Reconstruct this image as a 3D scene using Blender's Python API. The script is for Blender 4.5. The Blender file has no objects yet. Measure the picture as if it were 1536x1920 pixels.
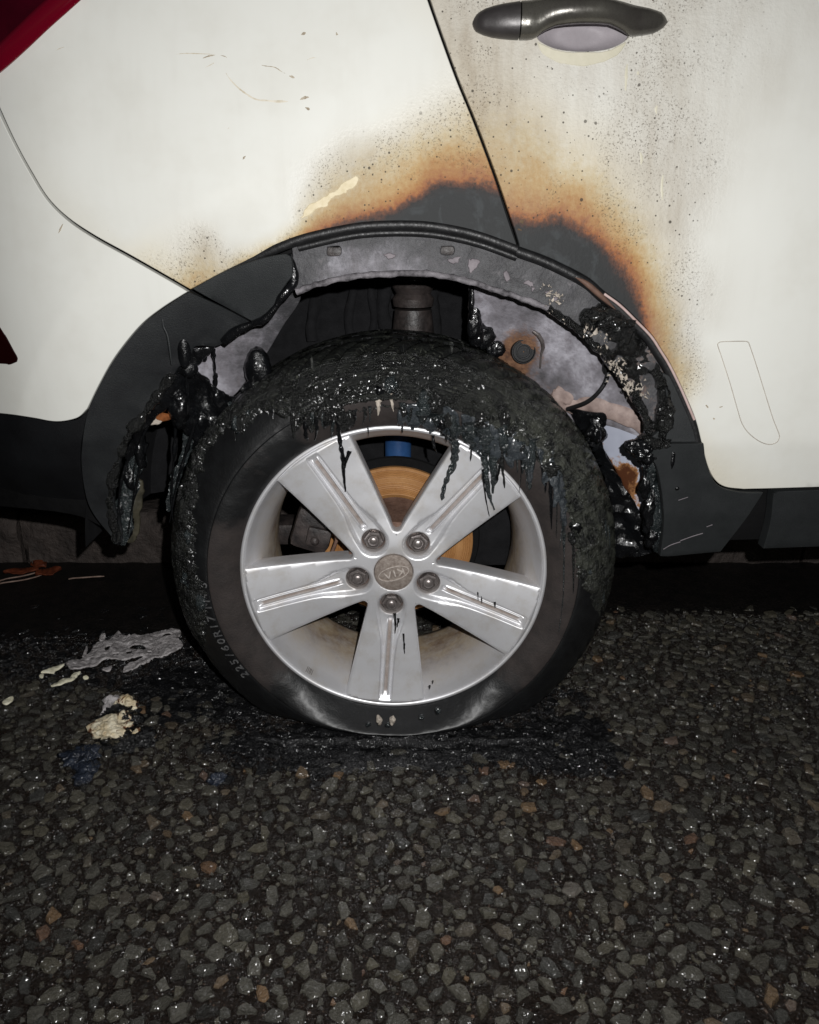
import bpy, bmesh, math, random
import numpy as np
from mathutils import Vector, noise
from mathutils.geometry import delaunay_2d_cdt

random.seed(7)
R = math.radians
scene = bpy.context.scene
col = scene.collection

# ------------------------------------------------------------------ camera
F, CX, CY = 1500.0, 768.0, 960.0          # focal length / centre in photo pixels (1536 x 1920)
PITCH = R(20.0)
CAM = np.array([0.024, -1.096, 0.77])
cam_d = bpy.data.cameras.new('camera')
cam_d.sensor_fit = 'VERTICAL'
cam_d.sensor_height = 36.0
cam_d.lens = 36.0 * F / 1920.0
cam_d.clip_start = 0.01
cam_d.clip_end = 200.0
cam = bpy.data.objects.new('camera', cam_d)
col.objects.link(cam)
cam.location = CAM
cam.rotation_euler = (math.pi / 2 - PITCH, 0, 0)
scene.camera = cam

# ------------------------------------------------------------------ night sky
world = bpy.data.worlds.new('World')
scene.world = world
world.use_nodes = True
wn = world.node_tree.nodes
sky = wn.new('ShaderNodeTexSky')
sky.sky_type = 'NISHITA'
sky.sun_disc = False
sky.sun_elevation = R(20)
sky.sun_rotation = R(180)
bg = wn['Background']
world.node_tree.links.new(sky.outputs[0], bg.inputs[0])
bg.inputs[1].default_value = 0.0015

# the photograph is taken at night: the phone's own flash, a hand's breadth from the lens, is the lamp
flash_d = bpy.data.lights.new('phone_flash', 'SPOT')
flash_d.energy = 62.0
flash_d.color = (1.0, 0.995, 0.985)
flash_d.shadow_soft_size = 0.006
flash_d.spot_size = R(140)
flash_d.spot_blend = 1.0
flash = bpy.data.objects.new('phone_flash', flash_d)
col.objects.link(flash)
flash.location = (CAM[0] + 0.05, CAM[1] + 0.0, CAM[2] + 0.06)
flash.rotation_euler = (math.pi / 2 - R(17), 0, 0)

scene.cycles.max_bounces = 4
scene.cycles.diffuse_bounces = 2
scene.cycles.glossy_bounces = 2
scene.cycles.transmission_bounces = 3
scene.view_settings.view_transform = 'Standard'
scene.view_settings.look = 'None'
scene.view_settings.exposure = 0.0
scene.view_settings.gamma = 1.0
scene.view_settings.use_curve_mapping = False

# ------------------------------------------------------------------ pixel <-> place
SP, CP = math.sin(PITCH), math.cos(PITCH)


def ray(px, py):
    a, b = (px - CX) / F, -(py - CY) / F
    return np.array([a, b * SP + CP, b * CP - SP])


def at(px, py, Y):
    d = ray(px, py)
    return CAM + d * ((Y - CAM[1]) / d[1])


def ground(px, py, z=0.0):
    d = ray(px, py)
    return CAM + d * ((z - CAM[2]) / d[2])


def proj(x, y, z):
    dx, dy, dz = x - CAM[0], y - CAM[1], z - CAM[2]
    dep = dy * CP - dz * SP
    return CX + F * dx / dep, CY - F * (dy * SP + dz * CP) / dep


ZC = 0.27                                   # wheel centre height (flat tyre)


def sstep(a, b, v):
    t = np.clip((v - a) / (b - a), 0, 1)
    return t * t * (3 - 2 * t)


def S(x, z):
    """outer skin of the car's side: y as a function of x, z"""
    x = np.asarray(x, float); z = np.asarray(z, float)
    y = -0.036 + 0.22 * np.maximum(0, z - 0.64) ** 2
    y = y + 0.16 * np.maximum(0, 0.485 - z)
    q = np.maximum(0, -0.38 - x)
    y = y + 1.5 * np.minimum(q, 0.2) ** 2 + 0.6 * np.maximum(0, q - 0.2)
    d = np.hypot(x, z - ZC)
    y = y + 0.14 * np.maximum(0, 0.575 - d) * sstep(-0.10, -0.26, x)
    return y


def onS(px, py, off=0.0, surf=None):
    surf = surf or S
    Y = -0.03
    for _ in range(40):
        p = at(px, py, Y)
        Y = 0.6 * Y + 0.4 * (float(surf(p[0], p[2])) + off)
    return at(px, py, Y)


# ------------------------------------------------------------------ materials
def lin(r, g, b):
    f = lambda c: (c / 255 / 12.92) if c <= 10 else ((c / 255 + 0.055) / 1.055) ** 2.4
    return (f(r), f(g), f(b), 1)


class Mat:
    def __init__(s, name):
        s.m = bpy.data.materials.new(name)
        s.m.use_nodes = True
        s.nt = s.m.node_tree
        s.b = s.nt.nodes['Principled BSDF']
        s.geo = None

    def n(s, t, **kw):
        nd = s.nt.nodes.new('ShaderNode' + t)
        for k, v in kw.items():
            setattr(nd, k, v)
        return nd

    def lk(s, a, b):
        s.nt.links.new(a, b)

    def pos(s):
        if s.geo is None:
            s.geo = s.n('NewGeometry')
        return s.geo.outputs['Position']

    def scale(s, v):
        m = s.n('Mapping')
        s.lk(s.pos(), m.inputs['Vector'])
        m.inputs['Scale'].default_value = v
        return m.outputs[0]

    def noise(s, sc, det=4, rough=0.6, vec=None, dist=0.0):
        nd = s.n('TexNoise')
        nd.inputs['Scale'].default_value = sc
        nd.inputs['Detail'].default_value = min(det, 4)
        nd.inputs['Roughness'].default_value = rough
        nd.inputs['Distortion'].default_value = dist
        s.lk(vec if vec is not None else s.pos(), nd.inputs['Vector'])
        return nd.outputs['Fac']

    def voro(s, sc, feature='F1', out='Distance', rnd=1.0):
        nd = s.n('TexVoronoi', feature=feature)
        nd.inputs['Scale'].default_value = sc
        nd.inputs['Randomness'].default_value = rnd
        s.lk(s.pos(), nd.inputs['Vector'])
        return nd.outputs[out]

    def attr(s, name, out='Fac'):
        nd = s.n('Attribute')
        nd.attribute_name = name
        return nd.outputs[out]

    def ramp(s, fac, stops, interp='LINEAR'):
        nd = s.n('ValToRGB')
        cr = nd.color_ramp
        cr.interpolation = interp
        while len(cr.elements) < len(stops):
            cr.elements.new(0.5)
        for e, (p, c) in zip(cr.elements, stops):
            e.position = p
            e.color = c if len(c) == 4 else (*c, 1)
        s.lk(fac, nd.inputs[0])
        return nd.outputs[0]

    def step(s, fac, a, b):
        nd = s.n('MapRange', interpolation_type='SMOOTHSTEP')
        s.lk(fac, nd.inputs[0])
        nd.inputs[1].default_value = a
        nd.inputs[2].default_value = b
        return nd.outputs[0]

    def math(s, op, a, b=None, c=None):
        nd = s.n('Math', operation=op)
        for i, v in enumerate((a, b, c)):
            if v is None:
                continue
            if isinstance(v, (int, float)):
                nd.inputs[i].default_value = v
            else:
                s.lk(v, nd.inputs[i])
        return nd.outputs[0]

    def mix(s, fac, a, b, blend='MIX'):
        nd = s.n('MixRGB', blend_type=blend)
        for i, v in enumerate((fac, a, b)):
            if isinstance(v, (int, float)):
                nd.inputs[i].default_value = v
            elif isinstance(v, tuple):
                nd.inputs[i].default_value = v if len(v) == 4 else (*v, 1)
            else:
                s.lk(v, nd.inputs[i])
        return nd.outputs[0]

    def set(s, name, v):
        i = s.b.inputs[name]
        if isinstance(v, (int, float)):
            i.default_value = v
        elif isinstance(v, tuple):
            i.default_value = v if len(v) == 4 else (*v, 1)
        else:
            s.lk(v, i)

    def bump(s, h, dist=0.002, strength=1.0):
        nd = s.n('Bump')
        nd.inputs['Distance'].default_value = dist
        if isinstance(strength, (int, float)):
            nd.inputs['Strength'].default_value = strength
        else:
            s.lk(strength, nd.inputs['Strength'])
        s.lk(h, nd.inputs['Height'])
        s.lk(nd.outputs[0], s.b.inputs['Normal'])

    def wet(s, freq=110, dist=0.006, rough=0.2, weight=1.0):
        """a thin film of water: a clear coat with its own ripples"""
        s.set('Coat Weight', weight)
        s.set('Coat Roughness', rough)
        s.set('Coat IOR', 1.36)
        nd = s.n('Bump')
        nd.inputs['Distance'].default_value = dist
        s.lk(s.noise(freq, 1, 0.5), nd.inputs['Height'])
        s.lk(nd.outputs[0], s.b.inputs['Coat Normal'])

    def done(s, rough=None, spec=None, metal=None):
        if rough is not None:
            s.set('Roughness', rough)
        if spec is not None:
            s.set('Specular IOR Level', spec)
        if metal is not None:
            s.set('Metallic', metal)
        return s.m


def simple(name, c1, c2, sc, rough=(0.4, 0.6), bump=0.001, bsc=None, spec=0.5, metal=0.0, det=5):
    M = Mat(name)
    n1 = M.noise(sc, det)
    M.set('Base Color', M.ramp(n1, [(0.32, c1), (0.68, c2)]))
    n2 = M.noise(bsc or sc * 3, 6, 0.65)
    rr = M.ramp(n2, [(0.3, (rough[0],) * 3), (0.7, (rough[1],) * 3)])
    M.lk(rr, M.b.inputs['Roughness'])
    if bump:
        M.bump(n2, bump)
    return M.done(None, spec, metal)


def make_paint():
    M = Mat('white_car_paint')
    sc = M.attr('scorch')
    so = M.attr('soot')
    big = M.noise(22, 5, 0.6)
    fine = M.noise(170, 4, 0.6)
    amp = M.math('MULTIPLY', M.step(sc, 0.02, 0.25), M.math('SUBTRACT', 1.0, M.math('MULTIPLY', M.step(sc, 0.6, 0.85), 0.6)))
    d = M.math('ADD', M.math('MULTIPLY', M.math('SUBTRACT', big, 0.5), 0.26),
               M.math('MULTIPLY', M.math('SUBTRACT', fine, 0.5), 0.24))
    s2 = M.math('ADD', sc, M.math('MULTIPLY', d, amp))
    c = M.ramp(s2, [(0.0, lin(218, 218, 212)), (0.10, lin(211, 206, 191)), (0.24, lin(194, 180, 149)),
                    (0.38, lin(178, 148, 101)), (0.50, lin(160, 114, 64)), (0.59, lin(142, 86, 48)),
                    (0.66, lin(88, 58, 45)), (0.74, lin(38, 35, 35)), (0.82, lin(31, 33, 34)), (1.0, lin(27, 29, 30))])
    # smoke film with rain runs
    streak = M.noise(1.0, 4, 0.65, vec=M.scale((60, 60, 9)))
    cloud = M.noise(8, 4, 0.68)
    sf = M.math('MULTIPLY', so, M.math('ADD', 0.35, M.math('ADD', M.math('MULTIPLY', M.step(streak, 0.35, 0.7), 0.36), M.math('MULTIPLY', cloud, 0.95))))
    sf = M.math('MULTIPLY', sf, M.math('SUBTRACT', 1.0, M.step(sc, 0.5, 0.68)))
    c = M.mix(M.math('MULTIPLY', sf, 0.92), c, lin(144, 130, 110))
    core = M.math('MULTIPLY', M.step(sc, 0.68, 0.8), M.step(M.noise(34, 4, 0.65, dist=0.8), 0.48, 0.66))
    c = M.mix(M.math('MULTIPLY', core, 0.6), c, lin(52, 56, 58))
    # general road film
    film = cloud
    c = M.mix(M.math('MULTIPLY', M.math('MULTIPLY', M.step(film, 0.42, 0.75), M.math('SUBTRACT', 1.0, M.step(sc, 0.45, 0.66))), 0.13), c, lin(168, 160, 142))
    clean = M.math('SUBTRACT', 1.0, M.step(sc, 0.45, 0.66))
    runs = M.noise(1.0, 3, 0.6, vec=M.scale((34, 34, 3)))
    c = M.mix(M.math('MULTIPLY', M.math('MULTIPLY', M.step(runs, 0.5, 0.8), clean), 0.05), c, lin(160, 154, 142))
    # soot specks and blisters, only where the heat reached
    heat = M.step(M.math('ADD', sc, M.math('MULTIPLY', so, 0.55)), 0.06, 0.26)
    heat = M.math('MULTIPLY', heat, M.math('SUBTRACT', 1.0, M.step(sc, 0.62, 0.75)))
    for scl, th, keep in ((80, 0.20, 0.72), (190, 0.27, 0.52)):
        v = M.n('TexVoronoi')
        v.inputs['Scale'].default_value = scl
        M.lk(M.pos(), v.inputs['Vector'])
        sep = M.n('SeparateColor')
        M.lk(v.outputs['Color'], sep.inputs[0])
        rad = M.math('MULTIPLY', M.math('MAXIMUM', M.math('SUBTRACT', sep.outputs[0], keep), 0.0), th / (1 - keep))
        dot = M.step(M.math('SUBTRACT', rad, v.outputs['Distance']), 0.0, 0.05)
        c = M.mix(M.math('MULTIPLY', M.math('MULTIPLY', dot, heat), 0.85), c, lin(52, 45, 36))
    grit = M.noise(420, 3, 0.7)
    gm = M.math('MULTIPLY', M.math('MULTIPLY', M.step(grit, 0.53, 0.66), M.step(M.noise(14, 3), 0.42, 0.62)), heat)
    c = M.mix(M.math('MULTIPLY', gm, 0.75), c, lin(70, 56, 38))
    M.set('Base Color', c)
    ht = M.step(M.math('ADD', sc, M.math('MULTIPLY', so, 0.7)), 0.03, 0.3)
    M.set('Roughness', M.math('ADD', 0.33, M.math('MULTIPLY', ht, 0.35)))
    M.set('Coat Weight', M.math('MULTIPLY', M.math('SUBTRACT', 1.0, ht), 0.3))
    M.set('Coat Roughness', 0.06)
    bl = M.noise(230, 4, 0.6)
    M.bump(bl, 0.0016, M.math('MULTIPLY', ht, M.math('SUBTRACT', 0.9, M.math('MULTIPLY', M.step(sc, 0.65, 0.8), 0.65))))
    return M.done(None, 0.4)


PAINT = make_paint()
PLASTIC = simple('dark_grey_plastic', lin(32, 34, 35), lin(39, 41, 42), 30, (0.42, 0.6), 0.0004, 700, 0.35)
PLASTIC_BLACK = simple('black_bumper_plastic', lin(11, 11, 13), lin(18, 19, 21), 14, (0.45, 0.6), 0.0003, 700, 0.3)
PLASTIC_DARK = simple('darker_grey_plastic', lin(23, 24, 26), lin(32, 34, 35), 22, (0.42, 0.6), 0.0004, 600, 0.35)  # grey plastic in a darker tone, for the trim behind the wheel
VOID = simple('black_underbody_coating', lin(10, 10, 11), lin(16, 16, 17), 20, (0.7, 0.9), 0.001, 80, 0.15)
RUBBER_SEAL = simple('black_rubber_seal', lin(20, 20, 21), lin(30, 30, 31), 60, (0.35, 0.6), 0.0006, 200, 0.4)


def make_char(name, c1, c2, ash, ashamt, bsc=120, bd=0.004, r0=0.16, r1=0.5, wf=120, wd=0.012):
    M = Mat(name)
    n1 = M.noise(40, 6, 0.65)
    n2 = M.noise(bsc, 6, 0.72)
    n3 = M.noise(25, 5, 0.7)
    c = M.ramp(n1, [(0.3, c1), (0.7, c2)])
    am = M.math('MULTIPLY', M.step(n2, 0.52, 0.72), M.step(n3, 0.50, 0.66))
    c = M.mix(M.math('MULTIPLY', am, ashamt), c, ash)
    M.set('Base Color', c)
    M.lk(M.ramp(M.noise(60, 4), [(0.35, (r0,) * 3), (0.65, (r1,) * 3)]), M.b.inputs['Roughness'])
    M.bump(n2, bd)
    M.wet(wf, wd, 0.16, 1.0)
    return M.done(None, 0.3)


CHAR = make_char('charred_rubber', lin(10, 10, 11), lin(26, 27, 26), lin(92, 94, 86), 0.4, 210, 0.005, 0.2, 0.45, 90, 0.006)
GOO = make_char('melted_black_plastic', lin(8, 8, 9), lin(17, 18, 20), lin(60, 64, 68), 0.2, 110, 0.0018, 0.12, 0.34, 48, 0.007)
GOO_GREY = make_char('melted_grey_rubber', lin(22, 26, 28), lin(44, 50, 51), lin(96, 104, 100), 0.4, 220, 0.004, 0.12, 0.34)


def make_alloy():
    M = Mat('silver_alloy')
    dirt = M.attr('dirt')
    n = M.noise(28, 6, 0.7)
    c = M.mix(M.math('MULTIPLY', M.step(n, 0.42, 0.75), 0.4), lin(224, 224, 227), lin(190, 181, 168))
    n2 = M.noise(60, 5, 0.7)
    f = M.math('MULTIPLY', dirt, M.math('ADD', 0.55, M.math('MULTIPLY', n2, 0.7)))
    f = M.math('MINIMUM', f, 1.0)
    c = M.mix(f, c, lin(112, 95, 83))
    fl_ = M.math('MINIMUM', M.math('MULTIPLY', M.attr('film'), M.math('ADD', 0.5, M.math('MULTIPLY', n2, 0.9))), 1.0)
    c = M.mix(fl_, c, M.ramp(n, [(0.35, lin(118, 98, 80)), (0.65, lin(164, 147, 122))]))
    f = M.math('MAXIMUM', f, fl_)
    M.set('Base Color', c)
    M.set('Metallic', M.math('SUBTRACT', 0.66, M.math('MULTIPLY', f, 0.58)))
    M.set('Roughness', M.math('ADD', 0.45, M.math('MULTIPLY', f, 0.2)))
    return M.done(None, 0.5)


ALLOY = make_alloy()


def make_tyre():
    M = Mat('tyre_rubber')
    dust = M.attr('dust')
    big = M.noise(11, 5, 0.6, dist=0.6)
    med = M.noise(45, 5, 0.6)
    f = M.step(M.math('ADD', dust, M.math('MULTIPLY', M.math('SUBTRACT', big, 0.5), 1.1)), 0.36, 0.56)
    c = M.mix(f, M.ramp(med, [(0.3, lin(12, 12, 13)), (0.7, lin(21, 22, 23))]),
              M.ramp(med, [(0.3, lin(36, 32, 31)), (0.7, lin(51, 45, 43))]))
    M.set('Base Color', c)
    M.set('Roughness', M.math('ADD', 0.45, M.math('MULTIPLY', f, 0.25)))
    M.bump(M.noise(350, 4, 0.6), 0.0007)
    M.wet(60, 0.002, 0.4, M.math('MULTIPLY', M.math('SUBTRACT', 1.0, f), 0.8))
    return M.done(None, 0.3)


TYRE = make_tyre()


def make_crust():
    M = Mat('charred_tyre_crust')
    cx = M.n('CombineXYZ')
    M.lk(M.attr('pu'), cx.inputs[0])
    M.lk(M.attr('ps'), cx.inputs[1])
    mp = M.n('Mapping')
    mp.inputs['Scale'].default_value = (22, 260, 1)
    M.lk(cx.outputs[0], mp.inputs[0])
    stri = M.noise(1.0, 6, 0.65, vec=mp.outputs[0], dist=0.5)
    n1 = M.noise(30, 6, 0.7)
    n2 = M.noise(240, 5, 0.7)
    c = M.ramp(n1, [(0.3, lin(9, 9, 10)), (0.55, lin(19, 20, 20)), (0.75, lin(32, 34, 32))])
    c = M.mix(M.math('MULTIPLY', M.step(stri, 0.54, 0.70), 0.55), c, lin(66, 68, 63))
    am = M.math('MULTIPLY', M.step(n2, 0.55, 0.7), M.step(M.noise(18, 4), 0.5, 0.65))
    c = M.mix(M.math('MULTIPLY', am, 0.5), c, lin(110, 112, 100))
    an = M.math('MULTIPLY', M.attr('ash'), M.step(M.math('ADD', M.noise(55, 4, 0.7), M.math('MULTIPLY', stri, 0.4)), 0.55, 0.85))
    c = M.mix(M.math('MULTIPLY', an, 0.7), c, lin(76, 78, 70))
    # ash lodged in the sipes of the tread
    sp = M.n('Mapping')
    sp.inputs['Scale'].default_value = (60, 4, 1)
    M.lk(cx.outputs[0], sp.inputs[0])
    s2 = M.noise(1.0, 3, 0.5, vec=sp.outputs[0])
    tr = M.attr('tread')
    c = M.mix(M.math('MULTIPLY', M.math('MULTIPLY', M.step(s2, 0.62, 0.67), tr), 0.5), c, lin(120, 122, 118))
    M.set('Base Color', c)
    M.lk(M.ramp(M.noise(70, 4), [(0.35, (0.13,) * 3), (0.65, (0.42,) * 3)]), M.b.inputs['Roughness'])
    h = M.math('ADD', M.math('MULTIPLY', stri, 0.7), n2)
    M.bump(h, 0.0035, M.math('SUBTRACT', 1.0, M.math('MULTIPLY', tr, 0.65)))
    M.wet(100, 0.008, 0.18, M.math('MULTIPLY', M.step(M.noise(14, 3), 0.40, 0.6), M.math('SUBTRACT', 1.0, M.math('MULTIPLY', tr, 0.85))))
    return M.done(None, 0.3)


CRUST = make_crust()


def make_burnt_metal():
    M = Mat('burnt_grey_metal')
    big = M.noise(16, 6, 0.7)
    n2 = M.noise(60, 6, 0.75)
    streak = M.noise(1.0, 5, 0.65, vec=M.scale((120, 120, 14)))
    c = M.ramp(big, [(0.30, lin(84, 82, 85)), (0.5, lin(124, 121, 127)), (0.68, lin(172, 170, 178))])
    c = M.mix(M.math('MULTIPLY', M.step(streak, 0.5, 0.75), 0.35), c, lin(86, 76, 76))
    c = M.mix(M.math('MULTIPLY', M.step(n2, 0.62, 0.74), 0.4), c, lin(86, 72, 66))
    fire = M.attr('fire')
    ff = M.math('MULTIPLY', M.step(M.math('ADD', fire, M.math('MULTIPLY', M.math('SUBTRACT', n2, 0.5), 0.7)), 0.3, 0.75), 0.93)
    c = M.mix(ff, c, M.ramp(n2, [(0.35, lin(30, 30, 31)), (0.6, lin(58, 58, 60)), (0.75, lin(104, 100, 102))]))
    rust = M.attr('rust')
    rf = M.step(M.math('ADD', rust, M.math('MULTIPLY', M.math('SUBTRACT', n2, 0.5), 0.9)), 0.35, 0.75)
    c = M.mix(rf, c, M.ramp(n2, [(0.35, lin(70, 46, 34)), (0.65, lin(130, 98, 76))]))
    M.set('Base Color', c)
    M.set('Roughness', 0.55)
    M.set('Metallic', 0.0)
    M.bump(M.noise(200, 5, 0.7), 0.0012)
    return M.done(None, 0.4)


BURNT_METAL = make_burnt_metal()


def make_white_metal():
    M = Mat('pale_grey_primer')
    n = M.noise(60, 4, 0.7)
    c = M.ramp(M.noise(9, 4), [(0.3, lin(152, 156, 170)), (0.7, lin(182, 186, 200))])
    rf = M.math('ADD', M.attr('rust'), M.math('MULTIPLY', M.math('SUBTRACT', n, 0.5), 1.8))
    c = M.mix(M.step(rf, 0.22, 0.5), c, lin(146, 104, 66))
    c = M.mix(M.step(rf, 0.45, 0.75), c, lin(74, 40, 20))
    M.set('Base Color', c)
    return M.done(0.5, 0.4)


WHITE_METAL = make_white_metal()
RIB_METAL = simple('pinkish_scorched_metal', lin(106, 90, 86), lin(158, 140, 133), 40, (0.5, 0.7), 0.0008, 200, 0.3)
LINER = simple('black_felt_liner', lin(16, 16, 18), lin(27, 27, 29), 50, (0.75, 0.95), 0.0015, 500, 0.2)
RUST_DISC = simple('rusty_brake_disc', lin(140, 96, 55), lin(166, 122, 76), 25, (0.5, 0.7), 0.0004, 300, 0.3)
BROWN_IRON = simple('brown_rusted_iron', lin(78, 58, 50), lin(112, 88, 76), 40, (0.55, 0.8), 0.001, 160, 0.3)
DARK_IRON = simple('dark_dirty_iron', lin(30, 27, 27), lin(62, 55, 53), 50, (0.35, 0.6), 0.001, 160, 0.4)
BLUE = simple('blue_damper_paint', lin(36, 66, 108), lin(50, 88, 138), 18, (0.3, 0.45), 0.0003, 100, 0.5)
NUT = simple('dirty_chrome', lin(120, 112, 110), lin(160, 153, 150), 90, (0.25, 0.4), 0.0003, 300, 0.5, 0.7)
NUT_WALL = simple('brown_grime', lin(84, 68, 62), lin(116, 98, 90), 80, (0.5, 0.7), 0.0004, 300, 0.4)
CAP = simple('grimy_silver_plastic', lin(120, 108, 100), lin(158, 148, 140), 170, (0.35, 0.6), 0.0005, 420, 0.45, 0.35)
HANDLE = simple('scorched_dark_metallic_handle', lin(66, 63, 60), lin(86, 84, 78), 22, (0.22, 0.34), 0.0002, 160, 0.5, 0.45)
HANDLE_CAP = simple('scorched_dark_handle_cap', lin(54, 51, 51), lin(66, 63, 63), 30, (0.36, 0.46), 0.0002, 160, 0.5, 0.35)
LILAC = simple('bare_lilac_primer', lin(140, 134, 138), lin(154, 148, 152), 30, (0.5, 0.65), 0.0003, 160, 0.3)
CREAMFOAM = None
CREAM_RIM = simple('cream_paint_and_lit_rim', lin(190, 185, 165), lin(204, 199, 181), 30, (0.4, 0.55), 0.0003, 160, 0.35)  # cream of the peeled runs; on the recess rim it paints in light
PALE = simple('pale_ash', lin(128, 120, 111), lin(186, 176, 164), 160, (0.6, 0.8), 0.0006, 200, 0.3)
LENS = None


def make_lens():
    M = Mat('red_lamp_lens')
    M.set('Base Color', lin(112, 6, 30))
    M.set('Roughness', 0.08)
    M.set('Coat Weight', 0.6)
    M.set('Coat Roughness', 0.03)
    M.set('Transmission Weight', 0.35)
    return M.done(None, 0.5)


LENS = make_lens()
LENS_DARK = simple('dark_red_lamp_housing', lin(36, 2, 10), lin(58, 4, 18), 12, (0.15, 0.25), 0, None, 0.5)
REFLECTOR = simple('dark_red_reflector', lin(20, 2, 3), lin(28, 4, 4), 12, (0.15, 0.25), 0, None, 0.5)
GLASS = simple('dark_window_glass', lin(10, 11, 12), lin(14, 15, 16), 3, (0.04, 0.08), 0, None, 0.5)


# ------------------------------------------------------------------ mesh helpers
def link(name, verts, faces, mat, parent=None, smooth=True, sharp=None, attrs=None):
    me = bpy.data.meshes.new(name)
    me.from_pydata([tuple(map(float, v)) for v in verts], [], [tuple(map(int, f)) for f in faces])
    me.update()
    if mat:
        me.materials.append(mat)
    if smooth:
        me.polygons.foreach_set('use_smooth', [True] * len(me.polygons))
        if sharp:
            me.set_sharp_from_angle(angle=R(sharp))
    for k, v in (attrs or {}).items():
        a = me.attributes.new(k, 'FLOAT', 'POINT')
        a.data.foreach_set('value', np.asarray(v, dtype=np.float32))
    o = bpy.data.objects.new(name, me)
    col.objects.link(o)
    if parent:
        o.parent = parent
    return o


def empty(name, loc=(0, 0, 0), parent=None):
    o = bpy.data.objects.new(name, None)
    o.empty_display_size = 0.1
    col.objects.link(o)
    o.location = loc
    if parent:
        o.parent = parent
    return o


def tag(o, label, cat=None, group=None, kind=None):
    if label:
        o['label'] = label
    if cat:
        o['category'] = cat
    if group:
        o['group'] = group
    if kind:
        o['kind'] = kind
    return o


def spline(pts, step=0.2, closed=False, n=8):
    P = [np.asarray(p, float) for p in pts]
    if len(P) < 3:
        return P
    out = []
    m = len(P)
    rng = range(m if closed else m - 1)
    for i in rng:
        p1, p2 = P[i % m], P[(i + 1) % m]
        p0 = P[(i - 1) % m] if (closed or i > 0) else 2 * p1 - p2
        p3 = P[(i + 2) % m] if (closed or i < m - 2) else 2 * p2 - p1
        for k in range(n):
            t = k / n
            out.append(0.5 * (2 * p1 + (p2 - p0) * t + (2 * p0 - 5 * p1 + 4 * p2 - p3) * t * t + (3 * p1 - p0 - 3 * p2 + p3) * t ** 3))
    if not closed:
        out.append(P[-1])
    return out


def densify(P, step):
    P = [np.asarray(p, float) for p in P]
    out = []
    for i in range(len(P)):
        a, b = P[i], P[(i + 1) % len(P)]
        L = np.linalg.norm(b - a)
        if L < 1e-6:
            continue
        k = max(1, int(math.ceil(L / step)))
        for j in range(k):
            out.append(a + (b - a) * j / k)
    return out


def inside(poly, X, Z):
    poly = np.asarray(poly)
    x1, z1 = poly[:, 0], poly[:, 1]
    x2, z2 = np.roll(x1, -1), np.roll(z1, -1)
    res = np.zeros(len(X), bool)
    for a, b, c, d in zip(x1, z1, x2, z2):
        if b == d:
            continue
        m = ((b > Z) != (d > Z)) & (X < (c - a) * (Z - b) / (d - b) + a)
        res ^= m
    return res


def edge_dist(poly, X, Z):
    poly = np.asarray(poly)
    q = np.roll(poly, -1, 0)
    best = np.full(len(X), 1e9)
    for a, b in zip(poly, q):
        ab = b - a
        L2 = ab @ ab
        if L2 < 1e-14:
            continue
        t = np.clip(((X - a[0]) * ab[0] + (Z - a[1]) * ab[1]) / L2, 0, 1)
        best = np.minimum(best, np.hypot(X - a[0] - t * ab[0], Z - a[1] - t * ab[1]))
    return best


def cdt(loops, interior):
    """triangulate 2D loops (first outer, rest holes) with extra interior points"""
    vs, es = [], []
    for lp in loops:
        s = len(vs)
        vs += [Vector((float(p[0]), float(p[1]))) for p in lp]
        es += [(s + i, s + (i + 1) % len(lp)) for i in range(len(lp))]
    vs += [Vector((float(p[0]), float(p[1]))) for p in interior]
    r = delaunay_2d_cdt(vs, es, [], 0, 1e-7)
    V = np.array([(v.x, v.y) for v in r[0]])
    T = np.array([f for f in r[2]])
    c = V[T].mean(1)
    ok = inside(loops[0], c[:, 0], c[:, 1])
    for h in loops[1:]:
        ok &= ~inside(h, c[:, 0], c[:, 1])
    T = T[ok]
    a = V[T[:, 1]] - V[T[:, 0]]
    b = V[T[:, 2]] - V[T[:, 0]]
    fl = (a[:, 0] * b[:, 1] - a[:, 1] * b[:, 0]) < 0
    T[fl] = T[fl][:, ::-1]
    used = np.unique(T)
    mp = -np.ones(len(V), int)
    mp[used] = np.arange(len(used))
    return V[used], mp[T]


def gridpts(loops, step, clip=None):
    P = np.asarray(loops[0])
    lo, hi = P.min(0), P.max(0)
    xs = np.arange(lo[0] + step / 2, hi[0], step)
    zs = np.arange(lo[1] + step / 2, hi[1], step * 0.866)
    X, Z = np.meshgrid(xs, zs)
    X = X + (np.arange(len(zs)) % 2)[:, None] * step / 2
    X, Z = X.ravel(), Z.ravel()
    ok = inside(loops[0], X, Z)
    for h in loops[1:]:
        ok &= ~inside(h, X, Z)
    X, Z = X[ok], Z[ok]
    d = np.full(len(X), 1e9)
    for lp in loops:
        d = np.minimum(d, edge_dist(lp, X, Z))
    ok = d > step * 0.45
    return np.stack([X[ok], Z[ok]], 1)


def boundary(T):
    cnt = {}
    for t in T:
        for i in range(3):
            a, b = int(t[i]), int(t[(i + 1) % 3])
            if (b, a) in cnt:
                del cnt[(b, a)]
            else:
                cnt[(a, b)] = 1
    return list(cnt)


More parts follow.
